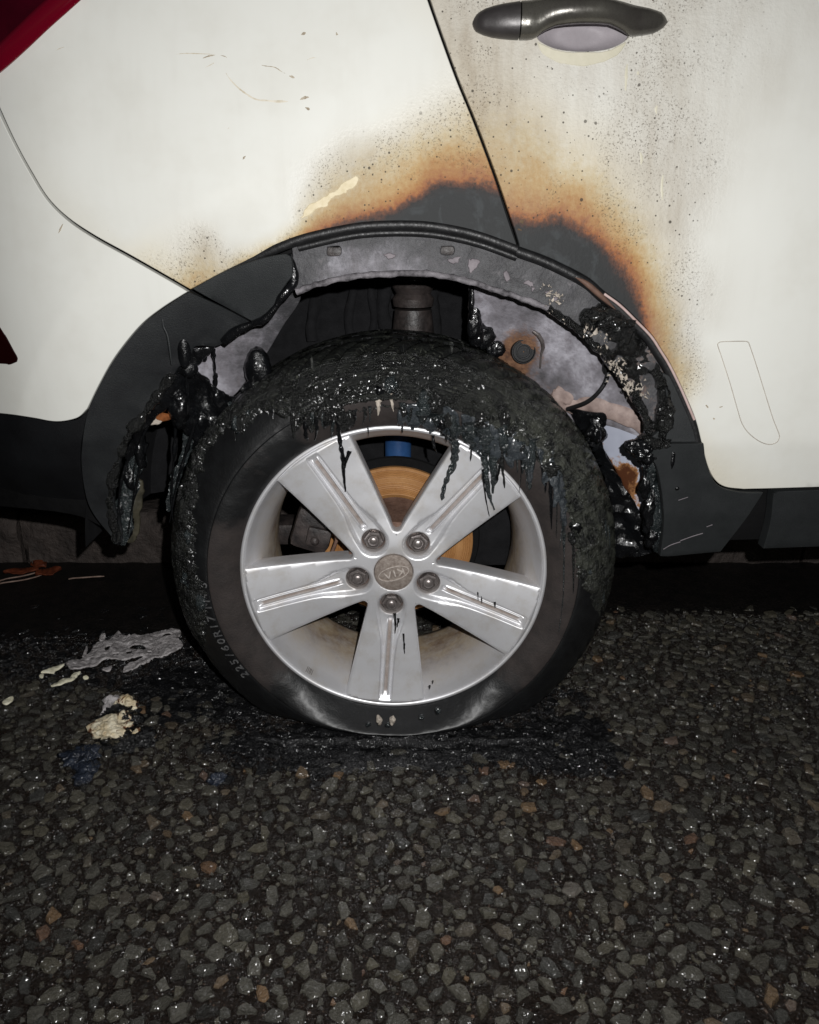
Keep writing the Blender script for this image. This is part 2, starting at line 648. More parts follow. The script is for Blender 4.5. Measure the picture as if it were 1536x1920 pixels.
def rim_rings(V3, T, rings, ax=(0, 2), depth=1):
    """extend the open boundary of a sheet by rings of (outward, inward-depth) so it has an edge and thickness"""
    be = boundary(T)
    nxt = {}
    nrm = {}
    for a, b in be:
        d = V3[b][list(ax)] - V3[a][list(ax)]
        L = np.linalg.norm(d) + 1e-12
        n = np.array([d[1], -d[0]]) / L
        for v in (a, b):
            nrm[v] = nrm.get(v, np.zeros(2)) + n
    verts = [v for v in V3]
    faces = [tuple(t) for t in T]
    prev = {v: v for v in nrm}
    for (o, dp) in rings:
        cur = {}
        for v, n in nrm.items():
            L = np.linalg.norm(n) + 1e-9
            p = V3[v].copy()
            p[ax[0]] += n[0] / L * o
            p[ax[1]] += n[1] / L * o
            p[depth] += dp
            cur[v] = len(verts)
            verts.append(p)
        for a, b in be:
            faces.append((prev[a], cur[a], cur[b], prev[b]))
        prev = cur
    src = list(range(len(V3)))
    for _ in rings:
        src += list(nrm.keys())
    return verts, faces, src


def fr(x, y, z, f, o=4):
    return noise.fractal(Vector((x * f, y * f, z * f)), 0.8, 2.0, o)


def panel(name, segs, mat, parent, off=0.0, thick=0.010, grid=0.010, holes=(), disp=None, clip=None,
          fields=None, surf=None, sm=True, jag=0.0, sharp=28):
    """a sheet of bodywork: outline traced as smooth runs that meet in corners, laid on the car's skin"""
    surf = surf or S

    def world2(sg):
        pts = []
        for run in sg:
            q = spline(run, n=6) if sm else [np.asarray(p, float) for p in run]
            w = [onS(p[0], p[1], off, surf) for p in q]
            pts += [(p[0], p[2]) for p in w[:-1]] if len(w) > 1 else [(w[0][0], w[0][2])]
        pts = densify(pts, grid)
        if jag:
            pts = [p + jag * np.array([fr(p[0], 0.3, p[1], 60), fr(p[0], 5.3, p[1], 60)]) for p in pts]
        return pts
    loops = [world2(segs)] + [world2(h) for h in holes]
    V, T = cdt(loops, gridpts(loops, grid))
    if clip is not None:
        c = V[T].mean(1)
        T = T[clip(c[:, 0], c[:, 1])]
        used = np.unique(T)
        mp = -np.ones(len(V), int)
        mp[used] = np.arange(len(used))
        V, T = V[used], mp[T]
    Y = surf(V[:, 0], V[:, 1]) + off
    if disp is not None:
        Y = Y + disp(V[:, 0], V[:, 1])
    V3 = np.stack([V[:, 0], Y, V[:, 1]], 1)
    rings = [(0.0007, 0.0006), (0.0010, 0.002), (0.0010, thick)] if thick else []
    verts, faces, src = rim_rings(V3, T, rings) if rings else (list(V3), [tuple(t) for t in T], list(range(len(V3))))
    at_ = {}
    if fields:
        px, py = proj(V3[:, 0], V3[:, 1], V3[:, 2])
        for k, f in fields.items():
            at_[k] = np.asarray(f(px, py))[src]
    return link(name, verts, faces, mat, parent, True, sharp, at_)


class Field:
    """smooth field through scattered samples (px, py, value)"""
    def __init__(s, pts, lo=0, hi=1):
        s.p = np.array(pts, float)
        n = len(s.p)
        D = np.hypot(s.p[:, None, 0] - s.p[None, :, 0], s.p[:, None, 1] - s.p[None, :, 1])
        A = np.ones((n + 1, n + 1))
        A[:n, :n] = D + np.eye(n) * 1.0
        A[n, n] = 0
        s.w = np.linalg.solve(A, np.append(s.p[:, 2], 0))
        s.lo, s.hi = lo, hi

    def __call__(s, px, py):
        D = np.hypot(px[:, None] - s.p[None, :, 0], py[:, None] - s.p[None, :, 1])
        return np.clip(D @ s.w[:-1] + s.w[-1], s.lo, s.hi)


def tube(name, pts, rad, mat, parent=None, sides=8, caps=True, flat=1.0, rough=0.0, fq=60, seed=0.0):
    P = [Vector(p) for p in pts]
    n = len(P)
    rad = rad if hasattr(rad, '__len__') else [rad] * n
    verts, faces = [], []
    up = Vector((0, -1, 0))
    for i in range(n):
        t = (P[min(i + 1, n - 1)] - P[max(i - 1, 0)])
        if t.length < 1e-9:
            t = Vector((0, 0, -1))
        t.normalize()
        a = t.cross(up)
        if a.length < 0.05:
            a = t.cross(Vector((1, 0, 0)))
        a.normalize()
        b = a.cross(t).normalized()
        for k in range(sides):
            an = 2 * math.pi * k / sides
            r = rad[i]
            d = a * math.cos(an) * r + b * math.sin(an) * r * flat
            q = P[i] + d
            if rough:
                q = P[i] + d * (1 + rough * fr(q.x + seed, q.y, q.z, fq, 3))
            verts.append(q)
    for i in range(n - 1):
        for k in range(sides):
            k2 = (k + 1) % sides
            faces.append((i * sides + k, i * sides + k2, (i + 1) * sides + k2, (i + 1) * sides + k))
    if caps:
        faces.append(tuple(range(sides))[::-1])
        faces.append(tuple((n - 1) * sides + k for k in range(sides)))
    return link(name, verts, faces, mat, parent, True, 60)


def lathe(name, prof, mat, parent, segs=96, loc=(0, 0, 0), a0=0.0, a1=2 * math.pi, attrs=None, sharp=40, closed=False):
    full = abs(a1 - a0 - 2 * math.pi) < 1e-6
    m = segs if full else segs + 1
    verts, faces = [], []
    for i in range(m):
        th = a0 + (a1 - a0) * i / segs
        c, s = math.cos(th), math.sin(th)
        for r, y in prof:
            verts.append((loc[0] + r * c, loc[1] + y, loc[2] + r * s))
    k = len(prof)
    for i in range(segs):
        j = (i + 1) % m
        for q in range(k - 1):
            faces.append((i * k + q, j * k + q, j * k + q + 1, i * k + q + 1))
    at_ = None
    if attrs:
        at_ = {kk: list(vv) * m for kk, vv in attrs.items()}
    return link(name, verts, faces, mat, parent, True, sharp, at_)


def lump(name, c, rad, mat, parent, seed=0.0, amp=0.35, fq=40, sub=4, floor=None, oct_=5):
    bm = bmesh.new()
    bmesh.ops.create_icosphere(bm, subdivisions=sub, radius=1)
    for v in bm.verts:
        d = v.co.copy()
        q = Vector((d.x * rad[0], d.y * rad[1], d.z * rad[2]))
        k = 1 + amp * noise.fractal((q + Vector((seed, seed * 1.7, 3.1))) * fq, 0.7, 2.1, oct_)
        v.co = Vector(c) + q * k
        if floor is not None and v.co.z < floor:
            v.co.z = floor
    me = bpy.data.meshes.new(name)
    bm.to_mesh(me)
    bm.free()
    me.polygons.foreach_set('use_smooth', [True] * len(me.polygons))
    me.materials.append(mat)
    o = bpy.data.objects.new(name, me)
    col.objects.link(o)
    if parent:
        o.parent = parent
    return o


def box(name, lo, hi, mat, parent, bev=0.004, rot=None):
    bm = bmesh.new()
    bmesh.ops.create_cube(bm, size=1)
    lo, hi = np.array(lo, float), np.array(hi, float)
    c, s = (lo + hi) / 2, hi - lo
    for v in bm.verts:
        v.co = Vector((v.co.x * s[0], v.co.y * s[1], v.co.z * s[2]))
    if bev:
        bmesh.ops.bevel(bm, geom=bm.edges[:], offset=bev, segments=2, profile=0.6, affect='EDGES')
    if rot is not None:
        from mathutils import Matrix
        bmesh.ops.rotate(bm, verts=bm.verts[:], cent=(0, 0, 0), matrix=Matrix.Rotation(rot, 3, 'Y'))
    for v in bm.verts:
        v.co += Vector(c)
    me = bpy.data.meshes.new(name)
    bm.to_mesh(me)
    bm.free()
    me.polygons.foreach_set('use_smooth', [True] * len(me.polygons))
    me.set_sharp_from_angle(angle=R(40))
    me.materials.append(mat)
    o = bpy.data.objects.new(name, me)
    col.objects.link(o)
    if parent:
        o.parent = parent
    return o


# ================================================================== THE ROAD
def make_asphalt():
    M = Mat('wet_asphalt')
    n1 = M.noise(30, 6, 0.7)
    n2 = M.noise(260, 5, 0.7)
    c = M.ramp(n1, [(0.3, lin(24, 18, 15)), (0.7, lin(41, 33, 28))])
    v = M.n('TexVoronoi')
    v.inputs['Scale'].default_value = 260
    M.lk(M.pos(), v.inputs['Vector'])
    sep = M.n('SeparateColor')
    M.lk(v.outputs['Color'], sep.inputs[0])
    grain = M.math('MULTIPLY', M.step(sep.outputs[0], 0.72, 0.9), M.math('SUBTRACT', 1.0, M.step(v.outputs['Distance'], 0.25, 0.45)))
    c = M.mix(M.math('MULTIPLY', grain, 0.8), c, M.ramp(sep.outputs[1], [(0.2, lin(58, 55, 52)), (0.8, lin(92, 76, 66))]))
    M.set('Base Color', c)
    M.lk(M.ramp(M.noise(45, 5), [(0.35, (0.12,) * 3), (0.65, (0.4,) * 3)]), M.b.inputs['Roughness'])
    h = M.math('ADD', n2, M.math('MULTIPLY', M.math('SUBTRACT', 1.0, v.outputs['Distance']), 0.5))
    M.bump(h, 0.009)
    M.wet(150, 0.020, 0.17, M.step(M.noise(20, 3), 0.35, 0.5))
    return M.done(None, 0.3)


ASPHALT = make_asphalt()
CHAR_GROUND = make_char('burnt_rubber_residue', lin(12, 12, 13), lin(25, 25, 27), lin(74, 76, 78), 0.35, 170, 0.004, 0.2, 0.5)
SILT = simple('black_wet_gutter_silt', lin(11, 10, 9), lin(25, 21, 19), 40, (0.35, 0.6), 0.004, 160, 0.4)


def make_chip(island):
    M = Mat('road_chipping' + ('_small' if island else ''))
    if island:
        M.geo = M.n('NewGeometry')
        rnd = M.geo.outputs['Random Per Island']
    else:
        oi = M.n('ObjectInfo')
        rnd = oi.outputs['Random']
    c = M.ramp(rnd, [(0.0, lin(56, 54, 49)), (0.16, lin(82, 80, 73)), (0.34, lin(40, 39, 37)), (0.50, lin(86, 83, 73)),
                     (0.64, lin(57, 57, 55)), (0.76, lin(84, 80, 68)), (0.88, lin(48, 46, 43)), (0.95, lin(84, 78, 68)),
                     (0.982, lin(112, 90, 66)), (0.991, lin(96, 72, 60)), (1.0, lin(96, 94, 88))])
    n = M.noise(160, 5, 0.7)
    c = M.mix(M.math('MULTIPLY', M.step(n, 0.4, 0.75), 0.3), c, lin(34, 31, 28))
    M.set('Base Color', c)
    M.lk(M.ramp(M.noise(110, 4), [(0.35, (0.12,) * 3), (0.65, (0.42,) * 3)]), M.b.inputs['Roughness'])
    M.bump(M.math('ADD', M.noise(150, 4, 0.7), M.math('MULTIPLY', M.noise(600, 3, 0.7), 0.4)), 0.004)
    M.wet(120, 0.009, 0.15, 1.0)
    return M.done(None, 0.3)


CHIP_A, CHIP_B = make_chip(False), make_chip(True)

KERB_Y = 0.645


def axis(lo, hi, fl, fh, fine, coarse):
    a = list(np.arange(fl, fh + 1e-9, fine))
    v, s = fl, coarse
    left = []
    while v > lo:
        v -= s; s *= 1.6
        left.append(max(v, lo))
    v, s = fh, coarse
    right = []
    while v < hi:
        v += s; s *= 1.6
        right.append(min(v, hi))
    return np.array(left[::-1] + a + right)


xs = axis(-60, 60, -1.0, 1.0, 0.012, 0.05)
ys = axis(-60, KERB_Y, -0.70, 0.60, 0.012, 0.05)
verts = []
for y in ys:
    for x in xs:
        fine = abs(x) < 1.05 and y > -0.75
        verts.append((x, y, 0.0022 * fr(x, y, 0.7, 55, 3) if fine else 0.0))
nx = len(xs)
faces = [(j * nx + i, j * nx + i + 1, (j + 1) * nx + i + 1, (j + 1) * nx + i) for j in range(len(ys) - 1) for i in range(nx - 1)]
road = link('road', verts, faces, ASPHALT, None, True)
tag(road, 'dark wet asphalt road with embedded stone chippings', None, None, 'structure')

# silt-covered channel along the kerb, a ragged sheet lying on the road
gx = np.arange(-2.2, 2.2, 0.02)
verts, faces = [], []
gy = [0, 0.02, 0.06, 0.10, 0.14, 0.18, 0.24]
for i, x in enumerate(gx):
    y0 = 0.395 + 0.012 * fr(x, 0.1, 0, 14, 4) - 0.10 * float(sstep(-0.12, -0.34, x))
    for k, g in enumerate(gy):
        y = y0 + (KERB_Y - 0.001 - y0) * g / 0.24
        z = (0.0005 if k == 0 else 0.0055 + 0.002 * fr(x, y, 2.2, 30, 4)) + (0.004 if k == 6 else 0)
        verts.append((x, y, z))
m = len(gy)
for i in range(len(gx) - 1):
    for k in range(m - 1):
        faces.append((i * m + k, (i + 1) * m + k, (i + 1) * m + k + 1, i * m + k + 1))
gutter = link('gutter_silt', verts, faces, SILT, road)
gutter['label'] = 'black wet silt in the gutter along the kerb'


def sooty(x, y):
    n = 0.05 * fr(x, y, 0.3, 14, 4)
    dx = max(0.0, abs(x) - 0.19)
    dy = max(0.0, -0.045 - y)
    d = math.hypot(dx * 0.8, dy)
    if y < 0.3 and x > -0.3 and x < 0.36 and d < 0.07 + n:
        return True
    if 0.2 < x < 0.34 and -0.12 < y < 0.02 and n > -0.03:
        return True
    return x < -0.2 and y > 0.10 + 0.25 * max(0, -0.5 - x) + n


# stone chippings: dart throwing with unequal sizes
rnd = random.Random(21)
cell = 0.03
grid_h = {}
chips = []
for phase, (rmin, rmax, tries) in enumerate(((0.0095, 0.0138, 9000), (0.0065, 0.0100, 22000), (0.0028, 0.006, 30000))):
    for _ in range(tries):
        x, y = rnd.uniform(-0.98, 0.98), rnd.uniform(-0.66, 0.42)
        r = rnd.uniform(rmin, rmax)
        gi, gj = int(math.floor(x / cell)), int(math.floor(y / cell))
        ok = True
        for a in (-1, 0, 1):
            for b in (-1, 0, 1):
                for (u, v, q) in grid_h.get((gi + a, gj + b), ()):
                    if (u - x) ** 2 + (v - y) ** 2 < (0.86 * (r + q)) ** 2:
                        ok = False
                        break
                if not ok:
                    break
            if not ok:
                break
        if ok and rnd.random() < (0.7, 0.85, 0.8)[phase]:
            grid_h.setdefault((gi, gj), []).append((x, y, r))
            chips.append((x, y, r))


def chip_shape(rg, lod=8):
    n = rg.choice((4, 5, 5, 6, 6, 7)) if lod > 5 else 4
    el = rg.uniform(0.5, 1.0)
    pts = []
    for k in range(n):
        a = 2 * math.pi * (k + rg.uniform(-0.38, 0.38)) / n
        q = rg.uniform(0.78, 1.28)
        pts.append((q * math.cos(a), q * math.sin(a) * el))
    h = rg.uniform(0.24, 0.48)
    tx, ty = rg.uniform(-0.16, 0.16), rg.uniform(-0.16, 0.16)
    v = [(p[0] * 1.04, p[1] * 1.04, -0.5) for p in pts]
    v += [(p[0], p[1], h * 0.25 + 0.5 * (p[0] * tx + p[1] * ty)) for p in pts]
    sh = rg.uniform(0.74, 0.88)
    ox, oy = rg.uniform(-0.08, 0.08), rg.uniform(-0.08, 0.08)
    v += [(p[0] * sh + ox, p[1] * sh + oy, h + p[0] * tx + p[1] * ty + rg.uniform(-0.05, 0.05)) for p in pts]
    v.append((ox, oy, h * rg.uniform(1.0, 1.12)))
    f = []
    for k in range(n):
        k2 = (k + 1) % n
        f.append((k, k2, n + k2, n + k))
        f.append((n + k, n + k2, 2 * n + k2, 2 * n + k))
        f.append((2 * n + k, 2 * n + k2, 3 * n))
    return v, f


info = []
for (x, y, r) in chips:
    px, py = proj(x, y, 0.003)
    vis = -10 < px < 1546 and 1000 < py < 1930 and not (math.hypot(px - 738, (py - 1066) * 1.05) < 330)
    dep = (y - CAM[1]) * CP + CAM[2] * SP
    info.append((-(r / dep) if vis else 0, x, y, r))
info.sort()
base_meshes = []
for k in range(28):
    v, f = chip_shape(rnd)
    me = bpy.data.meshes.new('stone')
    me.from_pydata(v, [], f)
    me.materials.append(CHIP_A)
    base_meshes.append(me)
for (_, x, y, r) in info[:300]:
    o = bpy.data.objects.new('stone', base_meshes[rnd.randrange(28)])
    col.objects.link(o)
    o.parent = road
    o.location = (x, y, 0.0008)
    o.scale = (r, r, r)
    o.rotation_euler = (0, 0, rnd.uniform(0, 6.283))
verts, faces, mi = [], [], []
for (_, x, y, r) in info[300:]:
    v, f = chip_shape(rnd, 8 if r > 0.006 else 5)
    a = rnd.uniform(0, 6.283)
    ca, sa = math.cos(a), math.sin(a)
    s = len(verts)
    verts += [(x + r * (p[0] * ca - p[1] * sa), y + r * (p[0] * sa + p[1] * ca), 0.0008 + r * p[2]) for p in v]
    faces += [tuple(s + i for i in q) for q in f]
    mi += [1 if sooty(x, y) else 0] * len(f)
st = link('stones', verts, faces, CHIP_B, road, False)
st.data.materials.append(CHAR_GROUND)
st.data.polygons.foreach_set('material_index', mi)
st['kind'] = 'stuff'

# crumbs of burnt rubber round the foot of the tyre
verts, faces = [], []
rg = random.Random(5)
for _ in range(9000):
    x, y = rg.uniform(-0.36, 0.40), rg.uniform(-0.17, 0.22)
    if not sooty(x, y) or (abs(x) < 0.2 and y > -0.02):
        continue
    r = rg.uniform(0.0012, 0.0042)
    s = len(verts)
    q = [(rg.gauss(0, 1), rg.gauss(0, 1), rg.uniform(-0.6, 1.1)) for _ in range(5)]
    verts += [(x + r * p[0], y + r * p[1], max(0.0, 0.001 + r * (0.5 + p[2]))) for p in q]
    faces += [(s, s + 1, s + 2), (s, s + 2, s + 3), (s, s + 3, s + 4), (s + 1, s + 2, s + 4), (s + 2, s + 3, s + 4), (s, s + 1, s + 4)]
cr = link('burnt_rubber_crumbs', verts, faces, CHAR_GROUND, None, False)
tag(cr, 'black crumbs of burnt rubber scattered round the flat tyre on the road', 'debris', None, 'stuff')

# a skin of burnt residue on the road beside the tyre
def residue(name, cx, cy, rx, ry, seed, label):
    verts, faces = [], []
    n1, n2 = 72, 22
    for i in range(n1):
        a = 2 * math.pi * i / n1
        rr = 1 + 0.35 * fr(math.cos(a) * 0.2 + seed, math.sin(a) * 0.2, 0, 9, 4)
        for k in range(n2):
            t = (k + 0.001) / (n2 - 1)
            x = cx + rx * rr * t * math.cos(a)
            y = cy + ry * rr * t * math.sin(a)
            z = 0.0075 * (1 - t ** 4) * (0.75 + 0.9 * fr(x, y, seed, 60, 5)) - 0.0002
            verts.append((x, y, z))
    for i in range(n1):
        j = (i + 1) % n1
        for k in range(n2 - 1):
            faces.append((i * n2 + k, i * n2 + k + 1, j * n2 + k + 1, j * n2 + k))
    o = link(name, verts, faces, CHAR_GROUND)
    return tag(o, label, 'debris')


residue('burnt_residue', 0.01, -0.045, 0.27, 0.06, 1.0, 'thin black crust of burnt rubber on the road under the front of the tyre')
residue('burnt_residue', 0.27, -0.035, 0.085, 0.075, 4.0, 'black crumbly patch of burnt rubber on the road at the lower right of the tyre')
residue('burnt_residue', -0.32, 0.10, 0.15, 0.10, 7.0, 'wide black soot patch on the road left of the tyre')

# ------------------------------------------------------------------ kerb and pavement
STONE = simple('rough_kerb_stone', lin(48, 43, 41), lin(78, 70, 66), 18, (0.6, 0.85), 0.010, 60, 0.3)
PAVE = simple('pavement_concrete', lin(70, 66, 62), lin(96, 91, 86), 10, (0.7, 0.9), 0.002, 120, 0.3)
kerb = empty('kerb', (0, KERB_Y, 0))
kerb['kind'] = 'structure'
for i, (x0, x1) in enumerate(((-3.6, -2.72), (-2.71, -1.80), (-1.79, -0.895), (-0.885, 0.03), (0.04, 0.95), (0.96, 1.87), (1.88, 2.8))):
    verts, faces = [], []
    nxk, nf = int((x1 - x0) / 0.015), 0
    prof = [(0.002, -0.05), (0, 0.0), (0, 0.02), (0, 0.04), (0, 0.06), (0, 0.08), (0, 0.10), (0.003, 0.117), (0.012, 0.129), (0.03, 0.134), (0.07, 0.135), (0.11, 0.135), (0.15, 0.134), (0.15, -0.05)]
    for a in range(nxk + 1):
        x = x0 + (x1 - x0) * a / nxk
        e = min(a, nxk - a)
        inset = 0.004 if e == 0 else 0.0
        for (py_, pz) in prof:
            w = 0.010 * fr(x + i * 3, py_, pz, 28, 5)
            verts.append((x, py_ + inset + (w if py_ < 0.02 else 0), pz - inset + (w * 0.4 if pz > 0.1 else 0)))
    k = len(prof)
    for a in range(nxk):
        for q in range(k - 1):
            faces.append((a * k + q, (a + 1) * k + q, (a + 1) * k + q + 1, a * k + q + 1))
    faces.append(tuple(range(k)))
    faces.append(tuple(nxk * k + q for q in range(k))[::-1])
    link('kerb_stone', verts, faces, STONE, kerb, True, 50)
pv = link('pavement', [(-60, KERB_Y + 0.15, 0.128), (60, KERB_Y + 0.15, 0.128), (60, 60, 0.128), (-60, 60, 0.128)], [(0, 1, 2, 3)], PAVE)
tag(pv, 'pavement behind the kerb', None, None, 'structure')
kb = link('kerb_bed', [(-60, KERB_Y + 0.012, 0.1), (60, KERB_Y + 0.012, 0.1), (60, KERB_Y + 0.14, 0.1), (-60, KERB_Y + 0.14, 0.1),
                       (-60, KERB_Y + 0.012, -0.05), (60, KERB_Y + 0.012, -0.05)], [(0, 1, 2, 3), (4, 5, 1, 0)], STONE, kerb, False)

# ------------------------------------------------------------------ debris on the road
LEAF = simple('dry_orange_leaf', lin(70, 30, 18), lin(112, 56, 32), 60, (0.5, 0.7), 0.001, 200, 0.3)
TWIG = simple('pale_dead_twig', lin(112, 92, 82), lin(150, 130, 118), 90, (0.6, 0.8), 0.001, 200, 0.3)
GREYASH = simple('grey_melted_residue', lin(126, 121, 121), lin(202, 197, 197), 90, (0.2, 0.4), 0.005, 190, 0.5)


def make_foam():
    M = Mat('cream_melted_foam')
    n1 = M.noise(60, 5, 0.65)
    n2 = M.noise(38, 4, 0.6, dist=1.0)
    c = M.ramp(n1, [(0.3, lin(192, 172, 134)), (0.65, lin(232, 224, 200))])
    c = M.mix(M.step(n2, 0.50, 0.57), c, lin(112, 62, 26))
    c = M.mix(M.step(n2, 0.55, 0.61), c, lin(18, 15, 14))
    M.set('Base Color', c)
    M.bump(M.noise(110, 5, 0.7, dist=1.0), 0.004)
    return M.done(0.6, 0.3)


FOAM = make_foam()


def flat_sheet(name, outline, holes, mat, z0, zamp, step, parent=None, seed=0.0):
    def g(pts):
        return densify([ground(p[0], p[1], z0)[:2] for p in spline(pts, closed=True, n=3)], step)
    loops = [g(outline)] + [g(h) for h in holes]
    V, T = cdt(loops, gridpts(loops, step))
    Zs = np.array([z0 + zamp * (0.6 + fr(p[0] + seed, p[1], 0.2, 34, 5)) for p in V])
    V3 = np.stack([V[:, 0], V[:, 1], Zs], 1)
    verts, faces, _ = rim_rings(V3, T, [(0.0006, -0.001), (0.0006, -0.003)], ax=(0, 1), depth=2)
    # boundary winding of (x, y) with z up
    return link(name, verts, faces, mat, parent, True, 60)


o = flat_sheet('melted_residue_sheet',
               [(126, 1244), (140, 1238), (152, 1236), (169, 1224), (177, 1213), (193, 1201), (205, 1200), (214, 1193), (222, 1184), (234, 1193), (255, 1194),
                (276, 1191), (300, 1185), (335, 1180), (338, 1191), (331, 1197), (343, 1210), (320, 1224), (294, 1234), (275, 1244), (255, 1252), (242, 1256),
                (231, 1259), (238, 1247), (258, 1240), (271, 1233), (250, 1234), (236, 1237), (215, 1236), (197, 1239), (175, 1248), (161, 1252), (138, 1259), (126, 1249)],
               [[(240, 1212), (262, 1211), (276, 1217), (262, 1223), (248, 1221)], [(300, 1193), (318, 1187), (330, 1191), (318, 1197), (305, 1197)],
                [(195, 1219), (206, 1214), (210, 1217), (200, 1222)], [(236, 1222), (246, 1222), (250, 1227), (240, 1228)], [(277, 1223), (285, 1222), (283, 1227), (276, 1227)],
                [(211, 1228), (224, 1225), (222, 1229), (212, 1231)], [(166, 1234), (176, 1232), (172, 1236)]],
               GREYASH, 0.007, 0.0055, 0.003)
tag(o, 'ragged grey sheet of melted residue with holes, lying left of the tyre', 'debris')
for k, (pts, lab) in enumerate(((([(186, 1199), (190, 1193), (198, 1191), (196, 1197), (190, 1201)]), 'small grey curl of residue behind the ragged grey sheet'),
                                (([(155, 1234), (160, 1220), (163, 1213), (164, 1219), (159, 1231)]), 'thin grey sliver standing off the left end of the ragged grey sheet'),
                                (([(192, 1258), (199, 1251), (210, 1251), (206, 1256), (198, 1259)]), 'small grey flake below the middle of the ragged grey sheet'))):
    tag(flat_sheet('residue_flake', pts, [], GREYASH, 0.009, 0.006, 0.003, None, k), lab, 'debris', 'flakes by the grey sheet')
CREAMW = simple('cream_white_flake', lin(206, 200, 172), lin(236, 232, 210), 80, (0.5, 0.7), 0.002, 200, 0.3)
for k, (pts, lab) in enumerate((([(78, 1263), (90, 1256), (104, 1251), (120, 1247), (118, 1251), (104, 1257), (100, 1261), (92, 1260)], 'longest pale cream flake off the left end of the grey sheet'),
                                ([(96, 1285), (110, 1279), (126, 1275), (140, 1270), (138, 1276), (124, 1281), (112, 1286)], 'pale cream flake nearest the camera, left of the foam lump'),
                                ([(132, 1273), (136, 1268), (146, 1266), (142, 1271)], 'small pale flake between the two long cream flakes'),
                                ([(137, 1264), (142, 1261), (151, 1260), (146, 1264)], 'tiny pale flake just under the grey sheet tip'),
                                ([(156, 1270), (161, 1267), (166, 1269), (161, 1271)], 'rightmost tiny pale flake under the grey sheet'),
                                ([(74, 1268), (78, 1265), (82, 1266), (79, 1270)], 'leftmost tiny pale flake on the dark road'),
                                ([(5, 1318), (12, 1311), (25, 1309), (22, 1315), (12, 1320)], 'pale tan flake alone at the left edge'))):
    tag(flat_sheet('pale_flake', pts, [], CREAMW, 0.009, 0.004, 0.003, None, k * 2.0), lab, 'debris', 'pale flakes on the road')

foam = empty('melted_foam_lump', ground(215, 1370, 0))
tag(foam, 'cream and black lump of melted foam on the road left of the tyre', 'debris')


def child_lump(nm, px, py, z, rad, mat, seed, amp=0.4, fq=60, sub=4):
    p = ground(px, py, z)
    q = Vector(p) - foam.location
    return lump(nm, q, rad, mat, foam, seed, amp, fq, sub)


child_lump('cream_foam', 208, 1368, 0.016, (0.030, 0.020, 0.015), FOAM, 1.3, 0.5, 48, 5)
child_lump('cream_foam', 231, 1350, 0.018, (0.014, 0.018, 0.013), FOAM, 2.1, 0.5, 80)
child_lump('cream_foam', 236, 1322, 0.018, (0.019, 0.014, 0.012), FOAM, 3.7, 0.5, 50, 5)
child_lump('cream_foam', 258, 1378, 0.012, (0.008, 0.010, 0.010), FOAM, 5.2, 0.4, 80)
child_lump('grey_foam', 212, 1316, 0.022, (0.012, 0.012, 0.012), GREYASH, 6.2, 0.5, 80)
child_lump('charred_foam', 228, 1346, 0.012, (0.034, 0.030, 0.016), CHAR_GROUND, 7.7, 0.5, 60, 5)
child_lump('charred_foam', 240, 1388, 0.008, (0.040, 0.026, 0.013), CHAR_GROUND, 8.7, 0.5, 60, 5)
p0, p1 = ground(188, 1346, 0.012), ground(214, 1312, 0.026)
tube('grey_strand', [Vector(p0 + (p1 - p0) * t) - foam.location + Vector((0, 0, 0.004 * math.sin(t * 3))) for t in np.linspace(0, 1, 8)],
     [0.003, 0.004, 0.004, 0.005, 0.005, 0.006, 0.006, 0.004], GREYASH, foam, 8, True, 0.7, 0.5, 120)
BLUECHAR = make_char('bluish_melted_scrap', lin(20, 22, 28), lin(44, 50, 62), lin(120, 132, 150), 0.6, 120, 0.004, 0.12, 0.3)
tag(lump('melted_scrap', ground(153, 1418, 0.008), (0.024, 0.026, 0.012), BLUECHAR, None, 3.3, 0.6, 60, 4, 0.0), 'dark bluish scrap of melted plastic in front of the foam lump', 'debris')
tag(lump('melted_scrap', ground(164, 1448, 0.006), (0.013, 0.024, 0.008), BLUECHAR, None, 9.3, 0.6, 60, 4, 0.0), 'small glossy scrap nearest the camera below the foam lump', 'debris')
tag(lump('melted_scrap', ground(405, 1462, 0.005), (0.013, 0.010, 0.008), BLUECHAR, None, 5.3, 0.7, 80, 4, 0.0), 'small shiny scrap among the chippings below the left side of the tyre', 'debris')

# leaf and twigs in the gutter
def leaf(name, px, py, L, W, ang, label, curl=0.02):
    p = ground(px, py, 0.014)
    verts, faces = [], []
    n, m_ = 12, 5
    for i in range(n + 1):
        t = i / n
        w = W * math.sin(math.pi * min(1, t * 0.96 + 0.02)) ** 0.8 * (1 + 0.15 * math.sin(t * 25))
        for k in range(m_):
            u = (k / (m_ - 1) - 0.5) * 2
            x, y = (t - 0.5) * L, u * w
            z = curl * (u * u * 0.8 + 0.6 * (t - 0.5) ** 2 + 0.2 * math.sin(t * 9))
            ca, sa = math.cos(ang), math.sin(ang)
            verts.append((p[0] + x * ca - y * sa, p[1] + x * sa + y * ca, p[2] + z))
    for i in range(n):
        for k in range(m_ - 1):
            faces.append((i * m_ + k, (i + 1) * m_ + k, (i + 1) * m_ + k + 1, i * m_ + k + 1))
    o = link(name, verts, faces, LEAF)
    md = o.modifiers.new('thickness', 'SOLIDIFY')
    md.thickness = 0.0008
    return tag(o, label, 'leaf', 'dry leaves in the gutter')


